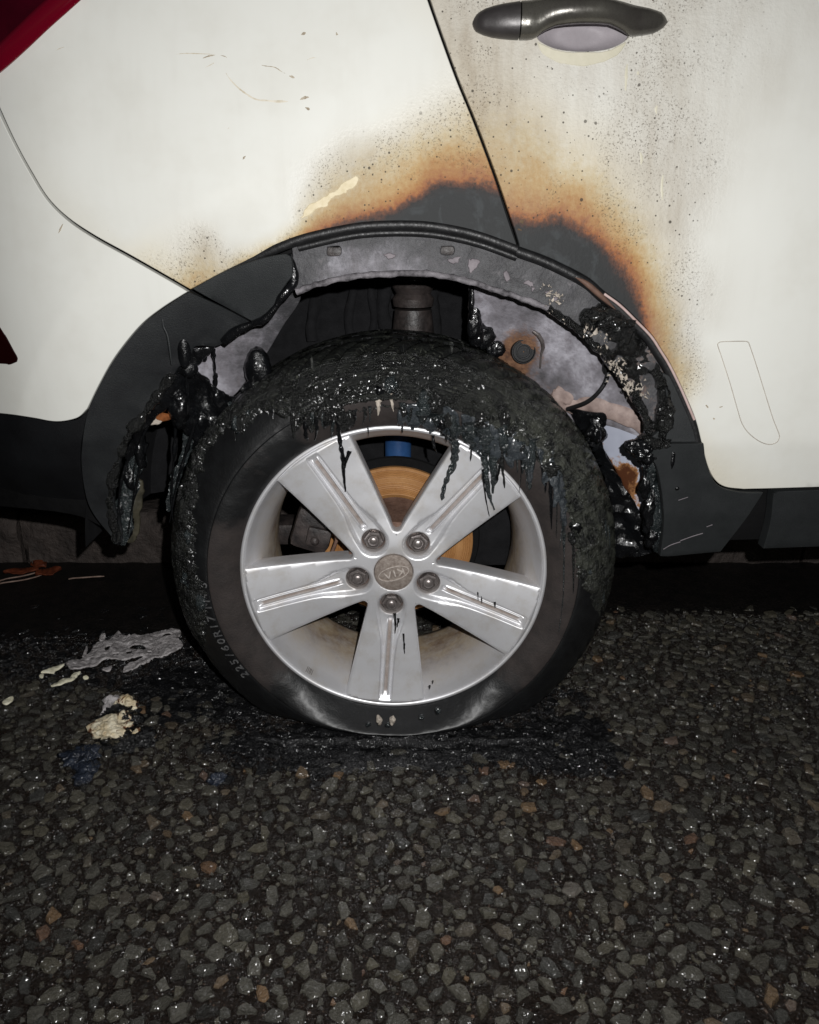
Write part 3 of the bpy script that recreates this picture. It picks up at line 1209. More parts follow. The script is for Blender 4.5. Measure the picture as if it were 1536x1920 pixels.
leaf('dry_leaf', 92, 1076, 0.055, 0.020, 0.6, 'dry orange leaf in the gutter, right of the twigs', 0.010)
leaf('dry_leaf', 40, 1074, 0.075, 0.016, 0.2, 'curled brown leaf under the twigs at the left edge of the gutter', 0.008)
leaf('dry_leaf', 74, 1062, 0.045, 0.016, -0.5, 'small orange leaf against the kerb stone', 0.010)
for k, (a, b, lab) in enumerate((((-40, 1108), (80, 1076), 'long pale twig lying lowest in the gutter at the left'),
                                 ((-10, 1094), (72, 1071), 'short pale twig just above the long twig in the gutter'),
                                 ((128, 1087), (195, 1079), 'thin twig alone in the gutter under the bumper'))):
    A, B = ground(*a, 0.016), ground(*b, 0.016)
    tag(tube('twig', [A + (B - A) * t + np.array([0, 0.004 * math.sin(7 * t + k), 0.003 * math.sin(5 * t)]) for t in np.linspace(0, 1, 9)],
             [0.0016] * 8 + [0.0009], TWIG, None, 6), lab, 'twig', 'twigs in the gutter')
# ================================================================== THE CAR
car = empty('parked_car', (0, 0, 0))
tag(car, 'white car parked by the kerb, its rear wheel arch burnt and tyre melted flat', 'car')

# ------------------------------------------------------------------ burn marks on the paint
q_scorch = Field([
    (930, 345, .60), (935, 375, .80), (950, 440, .92), (900, 250, .24), (900, 275, .33), (900, 300, .44), (900, 325, .53), (900, 342, .60), (900, 357, .73), (900, 375, .86), (900, 420, .95),
    (860, 340, .60), (860, 352, .72), (860, 365, .82), (826, 250, .20), (826, 275, .33), (826, 295, .40), (826, 318, .49), (826, 337, .58), (826, 350, .70), (826, 366, .82), (826, 400, .95),
    (780, 290, .30), (780, 330, .42), (780, 355, .52), (780, 370, .62), (780, 385, .78), (780, 410, .92), (740, 255, .08), (740, 285, .20), (740, 315, .29), (740, 345, .38), (740, 372, .48), (740, 388, .58), (740, 400, .72), (740, 414, .82),
    (680, 255, .03), (680, 300, .18), (680, 330, .26), (680, 360, .33), (680, 384, .44), (680, 398, .54), (680, 408, .66), (680, 418, .78), (620, 290, .04), (620, 330, .15), (620, 365, .24), (620, 392, .34), (620, 407, .48), (620, 419, .60),
    (580, 330, .02), (580, 375, .12), (580, 405, .27), (580, 425, .45), (580, 438, .62), (550, 375, .0), (550, 415, .05), (550, 437, .22), (550, 452, .48), (515, 425, .0), (515, 452, .10), (515, 470, .40), (470, 450, 0), (470, 478, .16), (470, 490, .4),
    (800, 200, .05), (850, 200, .10), (880, 225, .20), (860, 150, .03), (800, 120, 0), (700, 200, 0), (600, 200, 0), (500, 300, 0), (400, 300, 0), (200, 200, 0), (100, 50, 0), (600, 0, 0), (300, 350, 0), (780, 20, .02), (840, 120, .02),
    (385, 440, .05), (388, 475, .14), (384, 505, .26), (360, 532, .34), (335, 512, .16), (285, 474, .10), (240, 440, 0), (430, 470, .02), (420, 500, .15), (340, 470, .05), (0, 0, 0), (0, 200, 0), (-200, 100, 0), (400, -300, 0), (700, -300, 0), (520, 380, 0), (440, 430, 0), (560, 340, 0)])
q_soot = Field([(860, 200, .25), (885, 250, .35), (840, 150, .15), (760, 270, .25), (680, 290, .45), (640, 310, .40), (610, 350, .30), (700, 320, .40), (560, 390, .2), (600, 250, .02), (700, 220, .05), (500, 200, 0), (300, 200, 0), (387, 470, .55), (383, 430, .25), (380, 400, .05),
                (400, 510, .35), (340, 500, .15), (300, 460, .05), (430, 440, .0), (820, 60, .05), (100, 100, .03), (-200, 0, 0), (0, 300, 0), (700, -200, 0), (480, 470, .1), (520, 420, .0), (750, 380, .1), (850, 400, .1)])
d_scorch = Field([
    (985, 445, .82), (990, 424, .70), (995, 403, .58), (1000, 372, .46), (1000, 335, .36), (1000, 295, .30), (985, 250, .24), (940, 200, .12), (965, 300, .30), (955, 340, .38), (960, 380, .50), (968, 415, .68), (972, 450, .85), (990, 475, .95),
    (1050, 490, .95), (1050, 460, .90), (1050, 436, .80), (1050, 421, .70), (1050, 402, .58), (1050, 372, .46), (1050, 340, .36), (1050, 300, .20), (1050, 250, .10), (1050, 180, .03),
    (1100, 525, .97), (1100, 470, .86), (1100, 447, .72), (1095, 428, .60), (1100, 400, .48), (1100, 355, .35), (1100, 300, .15), (1110, 240, .06),
    (1150, 570, .92), (1140, 525, .86), (1145, 495, .74), (1150, 467, .58), (1150, 435, .43), (1150, 390, .29), (1150, 335, .12),
    (1190, 602, .84), (1183, 565, .76), (1188, 535, .64), (1192, 495, .46), (1200, 440, .25), (1200, 375, .10), (1222, 627, .56), (1220, 585, .52), (1222, 545, .42), (1230, 500, .24), (1240, 445, .08),
    (1252, 668, .44), (1250, 622, .37), (1252, 580, .24), (1262, 535, .08), (1277, 705, .30), (1275, 660, .15), (1282, 620, .03), (1295, 750, .06), (1300, 790, .02),
    (1330, 500, 0), (1330, 700, 0), (1400, 300, 0), (1400, 830, 0), (1300, 400, 0), (1290, 300, 0), (1500, 500, 0), (1300, 150, 0), (1500, 100, 0), (900, 100, .06), (1000, 120, .03), (860, 60, .03), (1100, 150, 0), (1200, 200, .0), (2000, 300, 0), (2000, 800, 0), (1000, -300, 0), (1500, -300, 0), (900, 160, .08)])
d_soot = Field([(x, y, v * 1.35) for x, y, v in [(820, 20, .35), (860, 80, .50), (900, 140, .55), (890, 200, .55), (950, 140, .42), (1000, 210, .34), (1100, 190, .22), (1200, 150, .30), (1150, 60, .3), (1000, 90, .4), (1245, 300, .40), (1285, 250, .32), (1290, 380, .34), (1260, 430, .40), (1340, 220, .16),
                (1320, 100, .24), (1450, 100, .14), (1430, 250, .06), (1450, 500, 0), (1300, 560, .30), (1292, 640, .34), (1288, 695, .36), (1330, 640, .02), (1400, 400, .0), (1330, 450, .08), (1310, 760, .06), (1100, 330, .12), (1050, 280, .2), (1400, 800, 0), (2000, 400, 0), (2000, 0, 0), (1000, -300, .4), (1400, -300, .2), (1150, 450, .1), (1200, 500, .1)]])

ARCH = [(975, 462), (1020, 478), (1062, 497), (1106, 521), (1136, 547), (1165, 568), (1194, 596), (1224, 627), (1243, 656), (1259, 682), (1281, 727), (1305, 783), (1317, 828), (1329, 874), (1343, 900), (1362, 912), (1395, 916)]
SHUT = [(700, -300), (770, -95), (800, 0), (850, 140), (885, 226), (924, 330), (954, 420), (969, 462)]

# ------------------------------------------------------------------ rear quarter panel
quarter = panel('quarter_panel', [
    SHUT,
    [(969, 462), (900, 437), (840, 423), (780, 416), (700, 416), (640, 425), (560, 445), (480, 479), (420, 507), (357, 541)],
    [(357, 541), (300, 508), (240, 474), (180, 441), (130, 408), (92, 371), (60, 320), (30, 265), (0, 200), (-40, 110), (-60, 40)],
    [(-60, 40), (-60, -300)], [(-60, -300), (700, -300)]],
    PAINT, car, 0, 0.012, 0.007, fields={'scorch': q_scorch, 'soot': q_soot})
quarter['label'] = 'white rear quarter panel scorched brown and grey above the wheel arch'

# ------------------------------------------------------------------ rear door
door = panel('rear_door', [
    [(709, -300), (779, -95), (809, 0), (859, 140), (894, 226), (933, 330), (963, 420), (976, 462)],
    ARCH, [(1395, 916), (1536, 912), (2250, 888)], [(2250, 888), (2250, -300)], [(2250, -300), (707, -300)]],
    PAINT, car, 0, 0.012, 0.008,
    holes=[[[(1004, 62), (1012, 78), (1045, 93), (1095, 98), (1140, 93), (1172, 78), (1182, 62), (1170, 42), (1130, 30), (1090, 28), (1045, 31), (1015, 44), (1004, 62)]]],
    fields={'scorch': d_scorch, 'soot': d_soot})
door['label'] = 'white rear door blistered and smoke-stained beside the wheel arch'


def pocket(x, z):
    c = onS(1093, 62)
    e = np.hypot((x - c[0]) / 0.069, (z - c[2]) / 0.028)
    return 0.026 * (1 - sstep(0.35, 1.12, e)) + 0.0012


panel('handle_recess', [[(1000, 62), (1009, 80), (1045, 96), (1095, 101), (1140, 96), (1176, 80), (1186, 62), (1173, 40), (1130, 27), (1090, 25), (1045, 28), (1012, 42), (1000, 62)]],
      LILAC, door, 0, 0, 0.003, disp=pocket)
# cream crescent below the grip: light on the recess edge, put in as colour
panel('recess_rim', [[(1008, 80), (1045, 95), (1095, 100), (1140, 95), (1174, 80)], [(1174, 80), (1150, 107), (1100, 122), (1050, 117), (1020, 101), (1008, 80)]],
      CREAM_RIM, door, -0.0006, 0.001, 0.004, jag=0.0012)


def sweep_handle(name, xs_px, top, bot, bulge, gap, mat, seg=18):
    verts, faces = [], []
    rows = []
    for i, px in enumerate(xs_px):
        t, b = np.interp(px, *zip(*top)), np.interp(px, *zip(*bot))
        w = np.interp(px, *zip(*bulge))
        g = np.interp(px, *zip(*gap))
        pt, pb = onS(px, t, -0.012), onS(px, b, -0.012)
        cz, hz = (pt[2] + pb[2]) / 2, max(1e-4, (pt[2] - pb[2]) / 2)
        x = (pt[0] + pb[0]) / 2
        y0 = float(S(x, cz))
        row = []
        for k in range(seg):
            a = 2 * math.pi * k / seg
            c, s = math.cos(a), math.sin(a)
            dz = hz * math.copysign(abs(s) ** 0.9, s)
            if c > 0:
                y = y0 - g - w * 0.4 - w * 0.6 * c ** 0.85
            else:
                y = y0 - g - w * 0.4 + (w * 0.4 + (0.004 if g < 0.004 else 0)) * abs(c) ** 0.6
            row.append(len(verts))
            verts.append((x, y, cz + dz))
        rows.append(row)
    for r0, r1 in zip(rows, rows[1:]):
        for k in range(seg):
            k2 = (k + 1) % seg
            faces.append((r0[k], r0[k2], r1[k2], r1[k]))
    faces.append(tuple(rows[0]))
    faces.append(tuple(rows[-1])[::-1])
    return link(name, verts, faces, mat, door, True, 55)


TOP = [(887, 40), (889, 33), (894, 25), (905, 17), (920, 12), (945, 7), (975, 3), (1010, 0.5), (1050, -0.5), (1100, 0), (1150, 5), (1190, 11), (1220, 16), (1240, 21), (1251, 29), (1256, 38)]
BOT = [(887, 41), (889, 49), (894, 56), (905, 62), (920, 67), (945, 71), (975, 73), (998, 73), (1008, 69), (1020, 60), (1040, 52), (1070, 48.5), (1110, 47.5), (1140, 49), (1160, 55), (1175, 62), (1188, 66), (1205, 65), (1230, 60), (1246, 52), (1253, 44), (1256, 39)]
BUL = [(887, .006), (900, .016), (940, .024), (980, .027), (1040, .026), (1100, .026), (1180, .026), (1220, .021), (1245, .013), (1255, .005)]
GAP = [(887, .0), (990, .0), (1030, .010), (1060, .014), (1130, .014), (1165, .006), (1185, .0), (1255, .0)]
sweep_handle('handle_cap', [887, 888, 890, 894, 900, 910, 925, 940, 955, 965, 972, 973.5], TOP, BOT, BUL, GAP, HANDLE_CAP)
sweep_handle('door_handle', [976, 977.5, 984, 992, 1000, 1008, 1016, 1026, 1040, 1060, 1080, 1100, 1120, 1140, 1155, 1168, 1178, 1188, 1200, 1215, 1230, 1240, 1248, 1252, 1254.5, 1256], TOP, BOT, BUL, GAP, HANDLE)['label'] = 'dark scorched pull grip of the rear door'

# clear film sticker low on the door
st_pts = spline([(1346, 648), (1347, 644), (1352, 641), (1375, 640), (1398, 640), (1403, 642), (1406, 648), (1420, 690), (1436, 742), (1450, 786), (1461, 814), (1461, 822), (1457, 829), (1447, 833), (1435, 832), (1420, 825), (1404, 812), (1393, 797), (1386, 778), (1370, 722), (1354, 672)], closed=True, n=4)
FILM_EDGE = simple('dirty_film_edge', lin(166, 158, 148), lin(196, 190, 180), 60, (0.5, 0.6), 0, None, 0.3)
tube('sticker_edge', [onS(p[0], p[1], -0.0002) for p in st_pts] + [onS(st_pts[0][0], st_pts[0][1], -0.0002)], 0.0006, FILM_EDGE, door, 6, False)

# scuffs on the quarter panel: thin smears of road dirt
SCUFF = simple('brown_scuff_smear', lin(186, 176, 156), lin(212, 206, 192), 120, (0.5, 0.7), 0.0002, 300, 0.3)
SCUFF_D = simple('dark_scuff_smear', lin(128, 115, 98), lin(188, 178, 160), 160, (0.5, 0.7), 0.0002, 300, 0.3)


def smear(pts, w, mat, parent=None):
    q = spline(pts, n=6)
    rr = [w * (0.25 + 0.75 * math.sin(math.pi * (i + 0.3) / len(q))) * (0.7 + 0.6 * abs(fr(p[0] * 0.01, p[1] * 0.01, 0, 40, 2))) for i, p in enumerate(q)]
    tube('scuff', [onS(p[0], p[1], 0.0001) for p in q], [1.6 * v for v in rr], mat, parent or quarter, 6, True, 0.12)


for pts, w, m_ in (([(418, 126), (428, 145), (444, 163), (462, 177), (480, 187), (505, 190), (540, 188)], 0.0011, SCUFF),
                   ([(486, 187), (515, 191), (542, 191)], 0.0013, SCUFF),
                   ([(322, 103), (350, 101), (385, 102), (410, 103)], 0.0008, SCUFF), ([(378, 111), (392, 106), (405, 104)], 0.0010, SCUFF_D),
                   ([(410, 104), (420, 106), (428, 110)], 0.0007, SCUFF_D), ([(380, 130), (396, 122), (404, 117)], 0.0007, SCUFF),
                   ([(478, 118), (495, 124), (515, 127), (528, 135), (545, 143)], 0.0007, SCUFF_D), ([(542, 143), (548, 145), (552, 147)], 0.0014, SCUFF_D),
                   ([(562, 188), (572, 184), (580, 183)], 0.0014, SCUFF_D), ([(572, 202), (578, 205), (581, 206)], 0.0016, SCUFF_D), ([(565, 66), (570, 64), (574, 62)], 0.0016, SCUFF_D),
                   ([(570, 116), (584, 110), (600, 108)], 0.0006, SCUFF), ([(110, 437), (114, 428), (118, 420)], 0.0007, SCUFF_D), ([(200, 442), (203, 434), (205, 425)], 0.0006, SCUFF_D),
                   ([(170, 430), (171, 420), (176, 412)], 0.0005, SCUFF), ([(100, 98), (112, 92), (125, 87)], 0.0006, SCUFF), ([(462, 292), (458, 296), (455, 301)], 0.0010, SCUFF_D),
                   ([(425, 245), (430, 240)], 0.0009, SCUFF), ([(630, 60), (632, 66)], 0.0012, SCUFF_D)):
    smear(pts, w, m_)
for pts, w in (([(1340, 767), (1352, 763), (1360, 761)], 0.0008), ([(1322, 758), (1326, 762), (1330, 768)], 0.0010), ([(1337, 784), (1340, 786)], 0.0014), ([(1370, 777), (1385, 773)], 0.0006), ([(1453, 746), (1464, 744)], 0.0006), ([(1470, 770), (1480, 768)], 0.0007)):
    smear(pts, w, SCUFF_D, door)
# scraped-off patch on the scorched quarter panel (the long pale sliver) and rubbed runs on the door
panel('scraped_patch', [[(562, 402), (590, 380), (620, 363), (645, 346), (660, 334), (667, 332), (668, 340), (660, 350), (640, 360), (618, 374), (594, 392), (575, 401), (562, 402)]],
      simple('bare_cream_filler', lin(196, 182, 148), lin(220, 208, 180), 60, (0.5, 0.65), 0.0004, 200, 0.3), quarter, -0.0006, 0.001, 0.0025, jag=0.0035)
for pts in ([(1243, 328), (1241, 350), (1242, 376)], [(1232, 198), (1230, 206), (1231, 214)], [(1176, 120), (1174, 145), (1173, 170)], [(1201, 286), (1203, 300), (1202, 310)], [(1196, 134), (1196, 140)]):
    q = spline(pts, n=5)
    tube('peeled_run', [onS(p[0], p[1], 0.0002) for p in q], [0.0022 * (0.4 + 0.6 * math.sin(math.pi * (i + 0.5) / len(q))) for i in range(len(q))], CREAM_RIM, door, 6, True, 0.25, 0.5, 200)
smoke = simple('soot_smear', lin(66, 54, 44), lin(104, 84, 62), 90, (0.6, 0.8), 0.0003, 240, 0.2)
tube('soot_streak', [onS(p[0], p[1], 0.0003) for p in spline([(974, 432), (982, 398), (990, 362), (1000, 328)], n=6)],
     [0.0040 * (1 - i / 22) + 0.0006 for i in range(19)], smoke, door, 6, True, 0.08, 0.8, 160)

# ------------------------------------------------------------------ tail lamp
tail = panel('tail_light', [[(158, -25), (128, 2), (90, 36), (46, 78), (2, 119), (-50, 158)], [(-50, 158), (-58, 60), (-58, -260)], [(-58, -260), (160, -260)], [(160, -260), (158, -25)]],
             LENS_DARK, car, -0.006, 0.02, 0.012)
tail['label'] = 'red tail lamp at the rear corner'
tube('lens_rim', [onS(p[0], p[1], -0.008) for p in spline([(146, -25), (116, 2), (78, 36), (36, 76), (-6, 114), (-54, 152)], n=6)], 0.012, LENS, tail, 12, True, 0.45)

# ------------------------------------------------------------------ rear bumper
BUMP_ARCH = [(350, 546), (300, 578), (260, 611), (215, 667), (186, 717), (162, 766)]
bumper = panel('rear_bumper', [
    [(350, 547), (296, 516), (236, 482), (175, 448), (126, 415), (86, 375), (54, 324), (24, 269), (-6, 207), (-46, 117), (-66, 40)],
    [(-66, 40), (-260, 40)], [(-260, 40), (-260, 770)], [(-260, 770), (-100, 768), (0, 774), (60, 782), (92, 788), (112, 789), (132, 786), (148, 780), (162, 766)],
    BUMP_ARCH[::-1]], PAINT, car, 0.0015, 0.012, 0.007)
bumper['label'] = 'white upper shell of the rear bumper'
refl = panel('reflector', [[(30, 678), (31, 671), (24, 658), (10, 632), (0, 617), (-60, 520)], [(-60, 520), (-140, 520)], [(-140, 520), (-140, 678)], [(-140, 678), (0, 681), (16, 683), (30, 678)]],
             REFLECTOR, bumper, -0.0005, 0.004, 0.012)
skirt = panel('bumper_skirt', [
    [(-260, 774), (-100, 772), (0, 778), (60, 786), (92, 792), (112, 793), (132, 790), (148, 786), (164, 772)], [(164, 772), (158, 800), (150, 840), (152, 900), (166, 950), (190, 992), (214, 1022)],
    [(214, 1022), (180, 1008), (140, 990), (100, 972), (50, 958), (0, 954), (-260, 945)], [(-260, 945), (-260, 774)]],
    PLASTIC_BLACK, bumper, 0.004, 0.03, 0.012, disp=lambda x, z: 0.9 * np.maximum(0, 0.44 - z) ** 1.3)
skirt['label'] = 'black lower skirt of the rear bumper'

# ------------------------------------------------------------------ wheel arch trims
def bow(x, z):
    d = np.hypot(x, z - ZC)
    return 0.020 * sstep(0.50, 0.40, d) - 0.004


melt = lambda x, z: np.array([0.004 * fr(a, 0.2, b, 22, 4) for a, b in zip(x, z)])

trim_lower = panel('arch_trim', [
    [(356, 548), (304, 583), (264, 615), (219, 671), (190, 721), (167, 772), (156, 830), (154, 880), (164, 945), (188, 990), (213, 1023)],
    [(213, 1023), (222, 1021), (217, 985), (207, 950), (214, 890), (232, 830), (255, 792), (290, 748), (322, 702)],
    [(322, 702), (330, 690), (340, 684), (352, 668), (360, 652), (378, 650), (398, 652), (420, 640), (440, 618), (462, 606)],
    [(462, 606), (410, 576), (356, 548)]], PLASTIC_DARK, car, -0.004, 0.006, 0.006, disp=lambda x, z: bow(x, z) + melt(x, z) * sstep(0.47, 0.40, np.hypot(x, z - ZC)))
trim_lower['label'] = 'dark grey arch trim behind the wheel, melted along its inner edge'
trim_upper = panel('arch_trim', [
    [(364, 541), (420, 511), (480, 489), (515, 480), (537, 477)], [(537, 477), (546, 486), (546, 515), (536, 530), (522, 550), (512, 572), (492, 592), (468, 603)],
    [(468, 603), (416, 572), (364, 541)]], PLASTIC, car, -0.006, 0.006, 0.006, disp=bow)
trim_upper['label'] = 'short broken piece of grey arch trim under the quarter panel'
tube('torn_edge', [onS(p[0], p[1], 0.006) for p in spline([(540, 478), (548, 500), (550, 530), (538, 545), (525, 560), (515, 578), (492, 600), (470, 608), (440, 622), (420, 642)], n=5)],
     0.0055, GOO, trim_upper, 10, True, 0.8, 0.6, 26)

tube('torn_edge', [onS(p[0], p[1], 0.010) for p in spline([(324, 700), (306, 728), (290, 750), (272, 772), (255, 794), (242, 814), (230, 836), (220, 862), (212, 895), (208, 925), (207, 955), (212, 985), (219, 1014)], n=5)],
     0.0065, CHAR, trim_lower, 10, True, 0.9, 0.9, 55)
# seal running round the arch above the flange
ARC_TOP = [(420, 509), (480, 483), (560, 450), (640, 431), (700, 423), (780, 422), (840, 429), (900, 443), (969, 468)]
tube('arch_seal', [onS(p[0], p[1], 0.004) for p in spline(ARC_TOP, n=6)], [min(0.0065, 0.0012 + 0.0006 * i) for i in range(49)], RUBBER_SEAL, car, 10)
tube('arch_seal', [onS(p[0], p[1] + 15, 0.010) for p in spline(ARC_TOP[2:], n=6)], 0.0045, RUBBER_SEAL, car, 8)
tube('arch_seal', [onS(p[0] - 7, p[1] + 9, 0.006) for p in spline(ARCH[:14], n=4)], 0.0065, RUBBER_SEAL, car, 10)
LIP = simple('lilac_edge_highlight', lin(168, 144, 138), lin(196, 176, 172), 40, (0.35, 0.5), 0.0003, 200, 0.4)  # pale metal door edge, with its highlight painted into the colour
tube('door_lip', [onS(p[0] - 3, p[1] + 4, -0.0005) for p in spline(ARCH[4:12], n=5)], [0.0018] * 36, LIP, door, 8, True)
tube('door_lip', [onS(p[0] - 6, p[1] + 6, 0.0) for p in spline([(1085, 514), (1106, 526), (1136, 552), (1160, 574)], n=5)], [0.004 * math.sin(math.pi * (i + .5) / 16) for i in range(16)], BROWN_IRON, door, 8, True)

# ------------------------------------------------------------------ metal flange of the arch
fl_fire = Field([(x, y, min(1, v * .9 + .42)) for x, y, v in [(600, 440, .65), (700, 430, .7), (800, 430, .75), (900, 450, .85), (600, 500, .25), (660, 490, .10), (720, 470, .15), (760, 490, .12), (850, 490, .30), (900, 500, .40), (950, 500, .62), (700, 505, .05), (560, 530, .35), (590, 470, .55), (800, 505, .2),
                 (1000, 540, .8), (1050, 570, .75), (1100, 610, .8), (1150, 650, .9), (1200, 720, 1), (1000, 500, .95), (1060, 520, 1), (980, 555, .7), (630, 470, .15), (750, 440, .4)]])
SLOTS = [[[(613, 462), (638, 461), (639, 479), (614, 480), (613, 462)]], [[(827, 461), (851, 462), (850, 478), (827, 477), (827, 461)]]]
flange_bot = [(556, 547), (600, 532), (660, 519), (720, 514), (800, 513), (870, 526), (930, 544), (960, 553), (1028, 578), (1077, 613), (1106, 640), (1132, 666), (1155, 695), (1175, 720), (1194, 750), (1210, 783), (1218, 812)]
flange_top = [(548, 458), (640, 433), (700, 425), (780, 424), (840, 431), (900, 445), (969, 470), (1020, 492), (1062, 512), (1106, 538), (1136, 562), (1165, 585), (1194, 615), (1224, 650), (1240, 680), (1250, 710), (1258, 745), (1262, 790)]


def crease(x, z):
    d = np.hypot(x, z - ZC)
    return np.array([0.0022 * fr(a, 0.7, b, 30, 5) for a, b in zip(x, z)])


flange = panel('arch_flange', [flange_top, [(1262, 790), (1218, 812)], flange_bot[::-1], [(556, 547), (548, 458)]], BURNT_METAL, car, 0.014, 0.004, 0.006,
               holes=SLOTS, disp=crease, fields={'fire': fl_fire, 'rust': Field([(600, 480, 0), (730, 480, .25), (1190, 720, .4), (900, 500, 0), (1000, 560, .1)])})
flange['label'] = 'burnt grey metal flange of the wheel arch with two clip slots'
for (x0, y0) in ((626, 472), (839, 470)):
    c = onS(x0, y0, 0.022)
    box('clip', (c[0] - 0.011, c[1] - 0.004, c[2] - 0.006), (c[0] + 0.011, c[1] + 0.006, c[2] + 0.006), DARK_IRON, flange, 0.003)
tube('flange_lip', [onS(p[0], p[1], 0.012) for p in spline(flange_bot[:9], n=6)], 0.004, simple('chalky_burnt_edge', lin(52, 50, 52), lin(132, 128, 132), 60, (0.5, 0.7), 0.002, 220, 0.3), flange, 8, True, 1.0, 0.5, 120)
tube('flange_lip', [onS(p[0], p[1], 0.012) for p in spline(flange_bot[8:], n=6)], 0.005, CHAR, flange, 8, True, 1.0, 0.7, 90)
FLAKE = simple('lilac_paint_flake', lin(96, 90, 94), lin(124, 117, 121), 60, (0.5, 0.7), 0.0005, 200, 0.3)
for pts in ([(876, 488), (884, 494), (900, 490), (896, 504), (888, 512), (880, 500)], [(842, 486), (850, 490), (864, 484), (860, 494), (850, 496)], [(946, 518), (953, 513), (956, 521), (950, 526)],
            [(985, 530), (992, 527), (1000, 533), (994, 538)], [(1040, 552), (1048, 545), (1052, 556), (1044, 562)], [(998, 540), (1004, 536), (1002, 546)], [(1022, 548), (1032, 544), (1030, 552)], [(720, 476), (730, 473), (738, 478), (728, 482)]):
    panel('paint_flake', [pts + [pts[0]]], FLAKE, flange, 0.0115, 0.0015, 0.002, sm=False, jag=0.0045)

tube('melt_crease', [onS(p[0], p[1], -0.0085) for p in spline([(305, 596), (307, 612), (314, 628), (318, 650), (322, 684)], n=5)], [0.0004, .0009, .0013, .0014, .0015, .0015, .0016, .0016, .0017, .0017, .0018, .0018, .0019, .0019, .0019, .0018, .0016, .0014, .0012, .001, .0006], PLASTIC, trim_lower, 8)
# ------------------------------------------------------------------ charred trim in front of the wheel
burn = lambda x, z: np.array([0.020 * fr(a, 0.9, b, 26, 5) + 0.006 * fr(a, 3.9, b, 90, 4) for a, b in zip(x, z)])
ch = panel('charred_trim', [[(1098, 578), (1130, 574), (1160, 586), (1190, 618), (1216, 652), (1236, 690), (1250, 730), (1258, 775), (1252, 800), (1228, 830), (1206, 846)],
                            [(1206, 846), (1200, 834), (1212, 822), (1214, 800), (1200, 766), (1182, 736), (1160, 706), (1140, 676), (1118, 650), (1098, 624), (1088, 600), (1098, 578)]],
           CHAR, car, 0.006, 0.012, 0.004, disp=burn, jag=0.004,
           holes=[[[(1200, 700), (1222, 700), (1234, 728), (1236, 752), (1226, 790), (1214, 772), (1202, 740), (1200, 700)]], [[(1136, 640), (1150, 636), (1158, 652), (1148, 660), (1136, 640)]]])
ch['label'] = 'charred crumbling remains of the arch trim in front of the wheel'
panel('scorched_backing', [[(1190, 690), (1240, 690), (1250, 760), (1240, 800), (1215, 808), (1190, 740), (1190, 690)]], simple('scorched_white_metal', lin(60, 30, 18), lin(226, 214, 206), 16, (0.4, 0.6), 0.001, 120, 0.4), ch, 0.03, 0, 0.008)
rg = random.Random(3)
cv, cf = [], []
for k in range(420):
    t = rg.random()
    px = np.interp(t, [0, .3, .6, 1], [1020, 1110, 1160, 1215]) + rg.gauss(0, 9)
    py = np.interp(t, [0, .3, .6, 1], [545, 610, 690, 770]) + rg.gauss(0, 12)
    c = onS(px, py, 0.006)
    if fr(c[0], 0.2, c[2], 40, 3) < 0.02:
        continue
    s_, i_ = rg.uniform(.0006, .0022), len(cv)
    cv += [c + s_ * np.array([rg.gauss(0, 1), rg.uniform(-1.4, .2), rg.gauss(0, 1)]) for _ in range(5)]
    cf += [(i_, i_ + 1, i_ + 2), (i_, i_ + 2, i_ + 3), (i_ + 1, i_ + 3, i_ + 4), (i_ + 2, i_ + 3, i_ + 4), (i_, i_ + 1, i_ + 4)]
link('ash_crumbs', cv, cf, PALE, ch, False)['kind'] = 'stuff'
for k, (px, py, rx, rz) in enumerate(((1200, 838, .020, .010), (1214, 850, .018, .012), (1230, 832, .018, .009), (1130, 590, .022, .008), (1160, 606, .020, .008), (1206, 845, .010, .012), (1245, 800, .010, .018), (1248, 770, .009, .016))):
    lump('melted_lump', onS(px, py, 0.0), (rx, .012, rz), CHAR if k not in (0, 1, 5) else GOO, ch, k * 2.3, 0.6, 70, 4)
panel('charred_trim', [[(1243, 700), (1262, 712), (1282, 750), (1300, 792), (1315, 828)], [(1315, 828), (1208, 828)], [(1208, 828), (1230, 815), (1250, 790), (1252, 750), (1243, 700)]], PLASTIC, car, 0.001, 0.008, 0.008)['label'] = 'grey stub of arch trim above the sill'

# ------------------------------------------------------------------ sill
def tuck(x, z):
    return 0.35 * np.maximum(0, 0.375 - z) ** 1.0 * 0.3


sill = panel('sill_trim', [
    [(1206, 835), (1260, 834), (1319, 833)], [(1319, 833), (1323, 866), (1336, 899), (1352, 915), (1375, 922), (1400, 925), (1430, 925)], [(1430, 925), (1394, 980), (1354, 1037)],
    [(1354, 1037), (1300, 1042), (1262, 1046), (1242, 1046)], [(1242, 1046), (1246, 1000), (1246, 960), (1241, 915), (1230, 870), (1206, 850), (1206, 835)]],
    PLASTIC, car, -0.008, 0.012, 0.008, disp=tuck)
sill['label'] = 'dark grey sill trim in front of the rear wheel'
panel('sill_moulding', [[(1452, 925), (1536, 920), (2250, 896)], [(2250, 896), (2250, 1000)], [(2250, 1000), (1536, 1027), (1436, 1031)], [(1436, 1031), (1446, 985), (1452, 925)]], PLASTIC, car, -0.002, 0.02, 0.012, disp=tuck)['label'] = 'dark grey sill moulding under the rear door'
curl = panel('curled_trim', [[(1200, 836), (1208, 858), (1209, 881), (1213, 906), (1217, 967), (1221, 994), (1224, 1026), (1241, 1045)], [(1241, 1045), (1243, 1010), (1245, 965), (1240, 916), (1228, 868), (1214, 846), (1200, 836)]],
             GOO_GREY, car, 0.012, 0.006, 0.004, disp=lambda x, z: np.array([0.012 * fr(a, 0.4, b * 0.25, 60, 3) for a, b in zip(x, z)]), jag=0.003)
curl['label'] = 'curled melted edge of the sill trim facing the tyre'
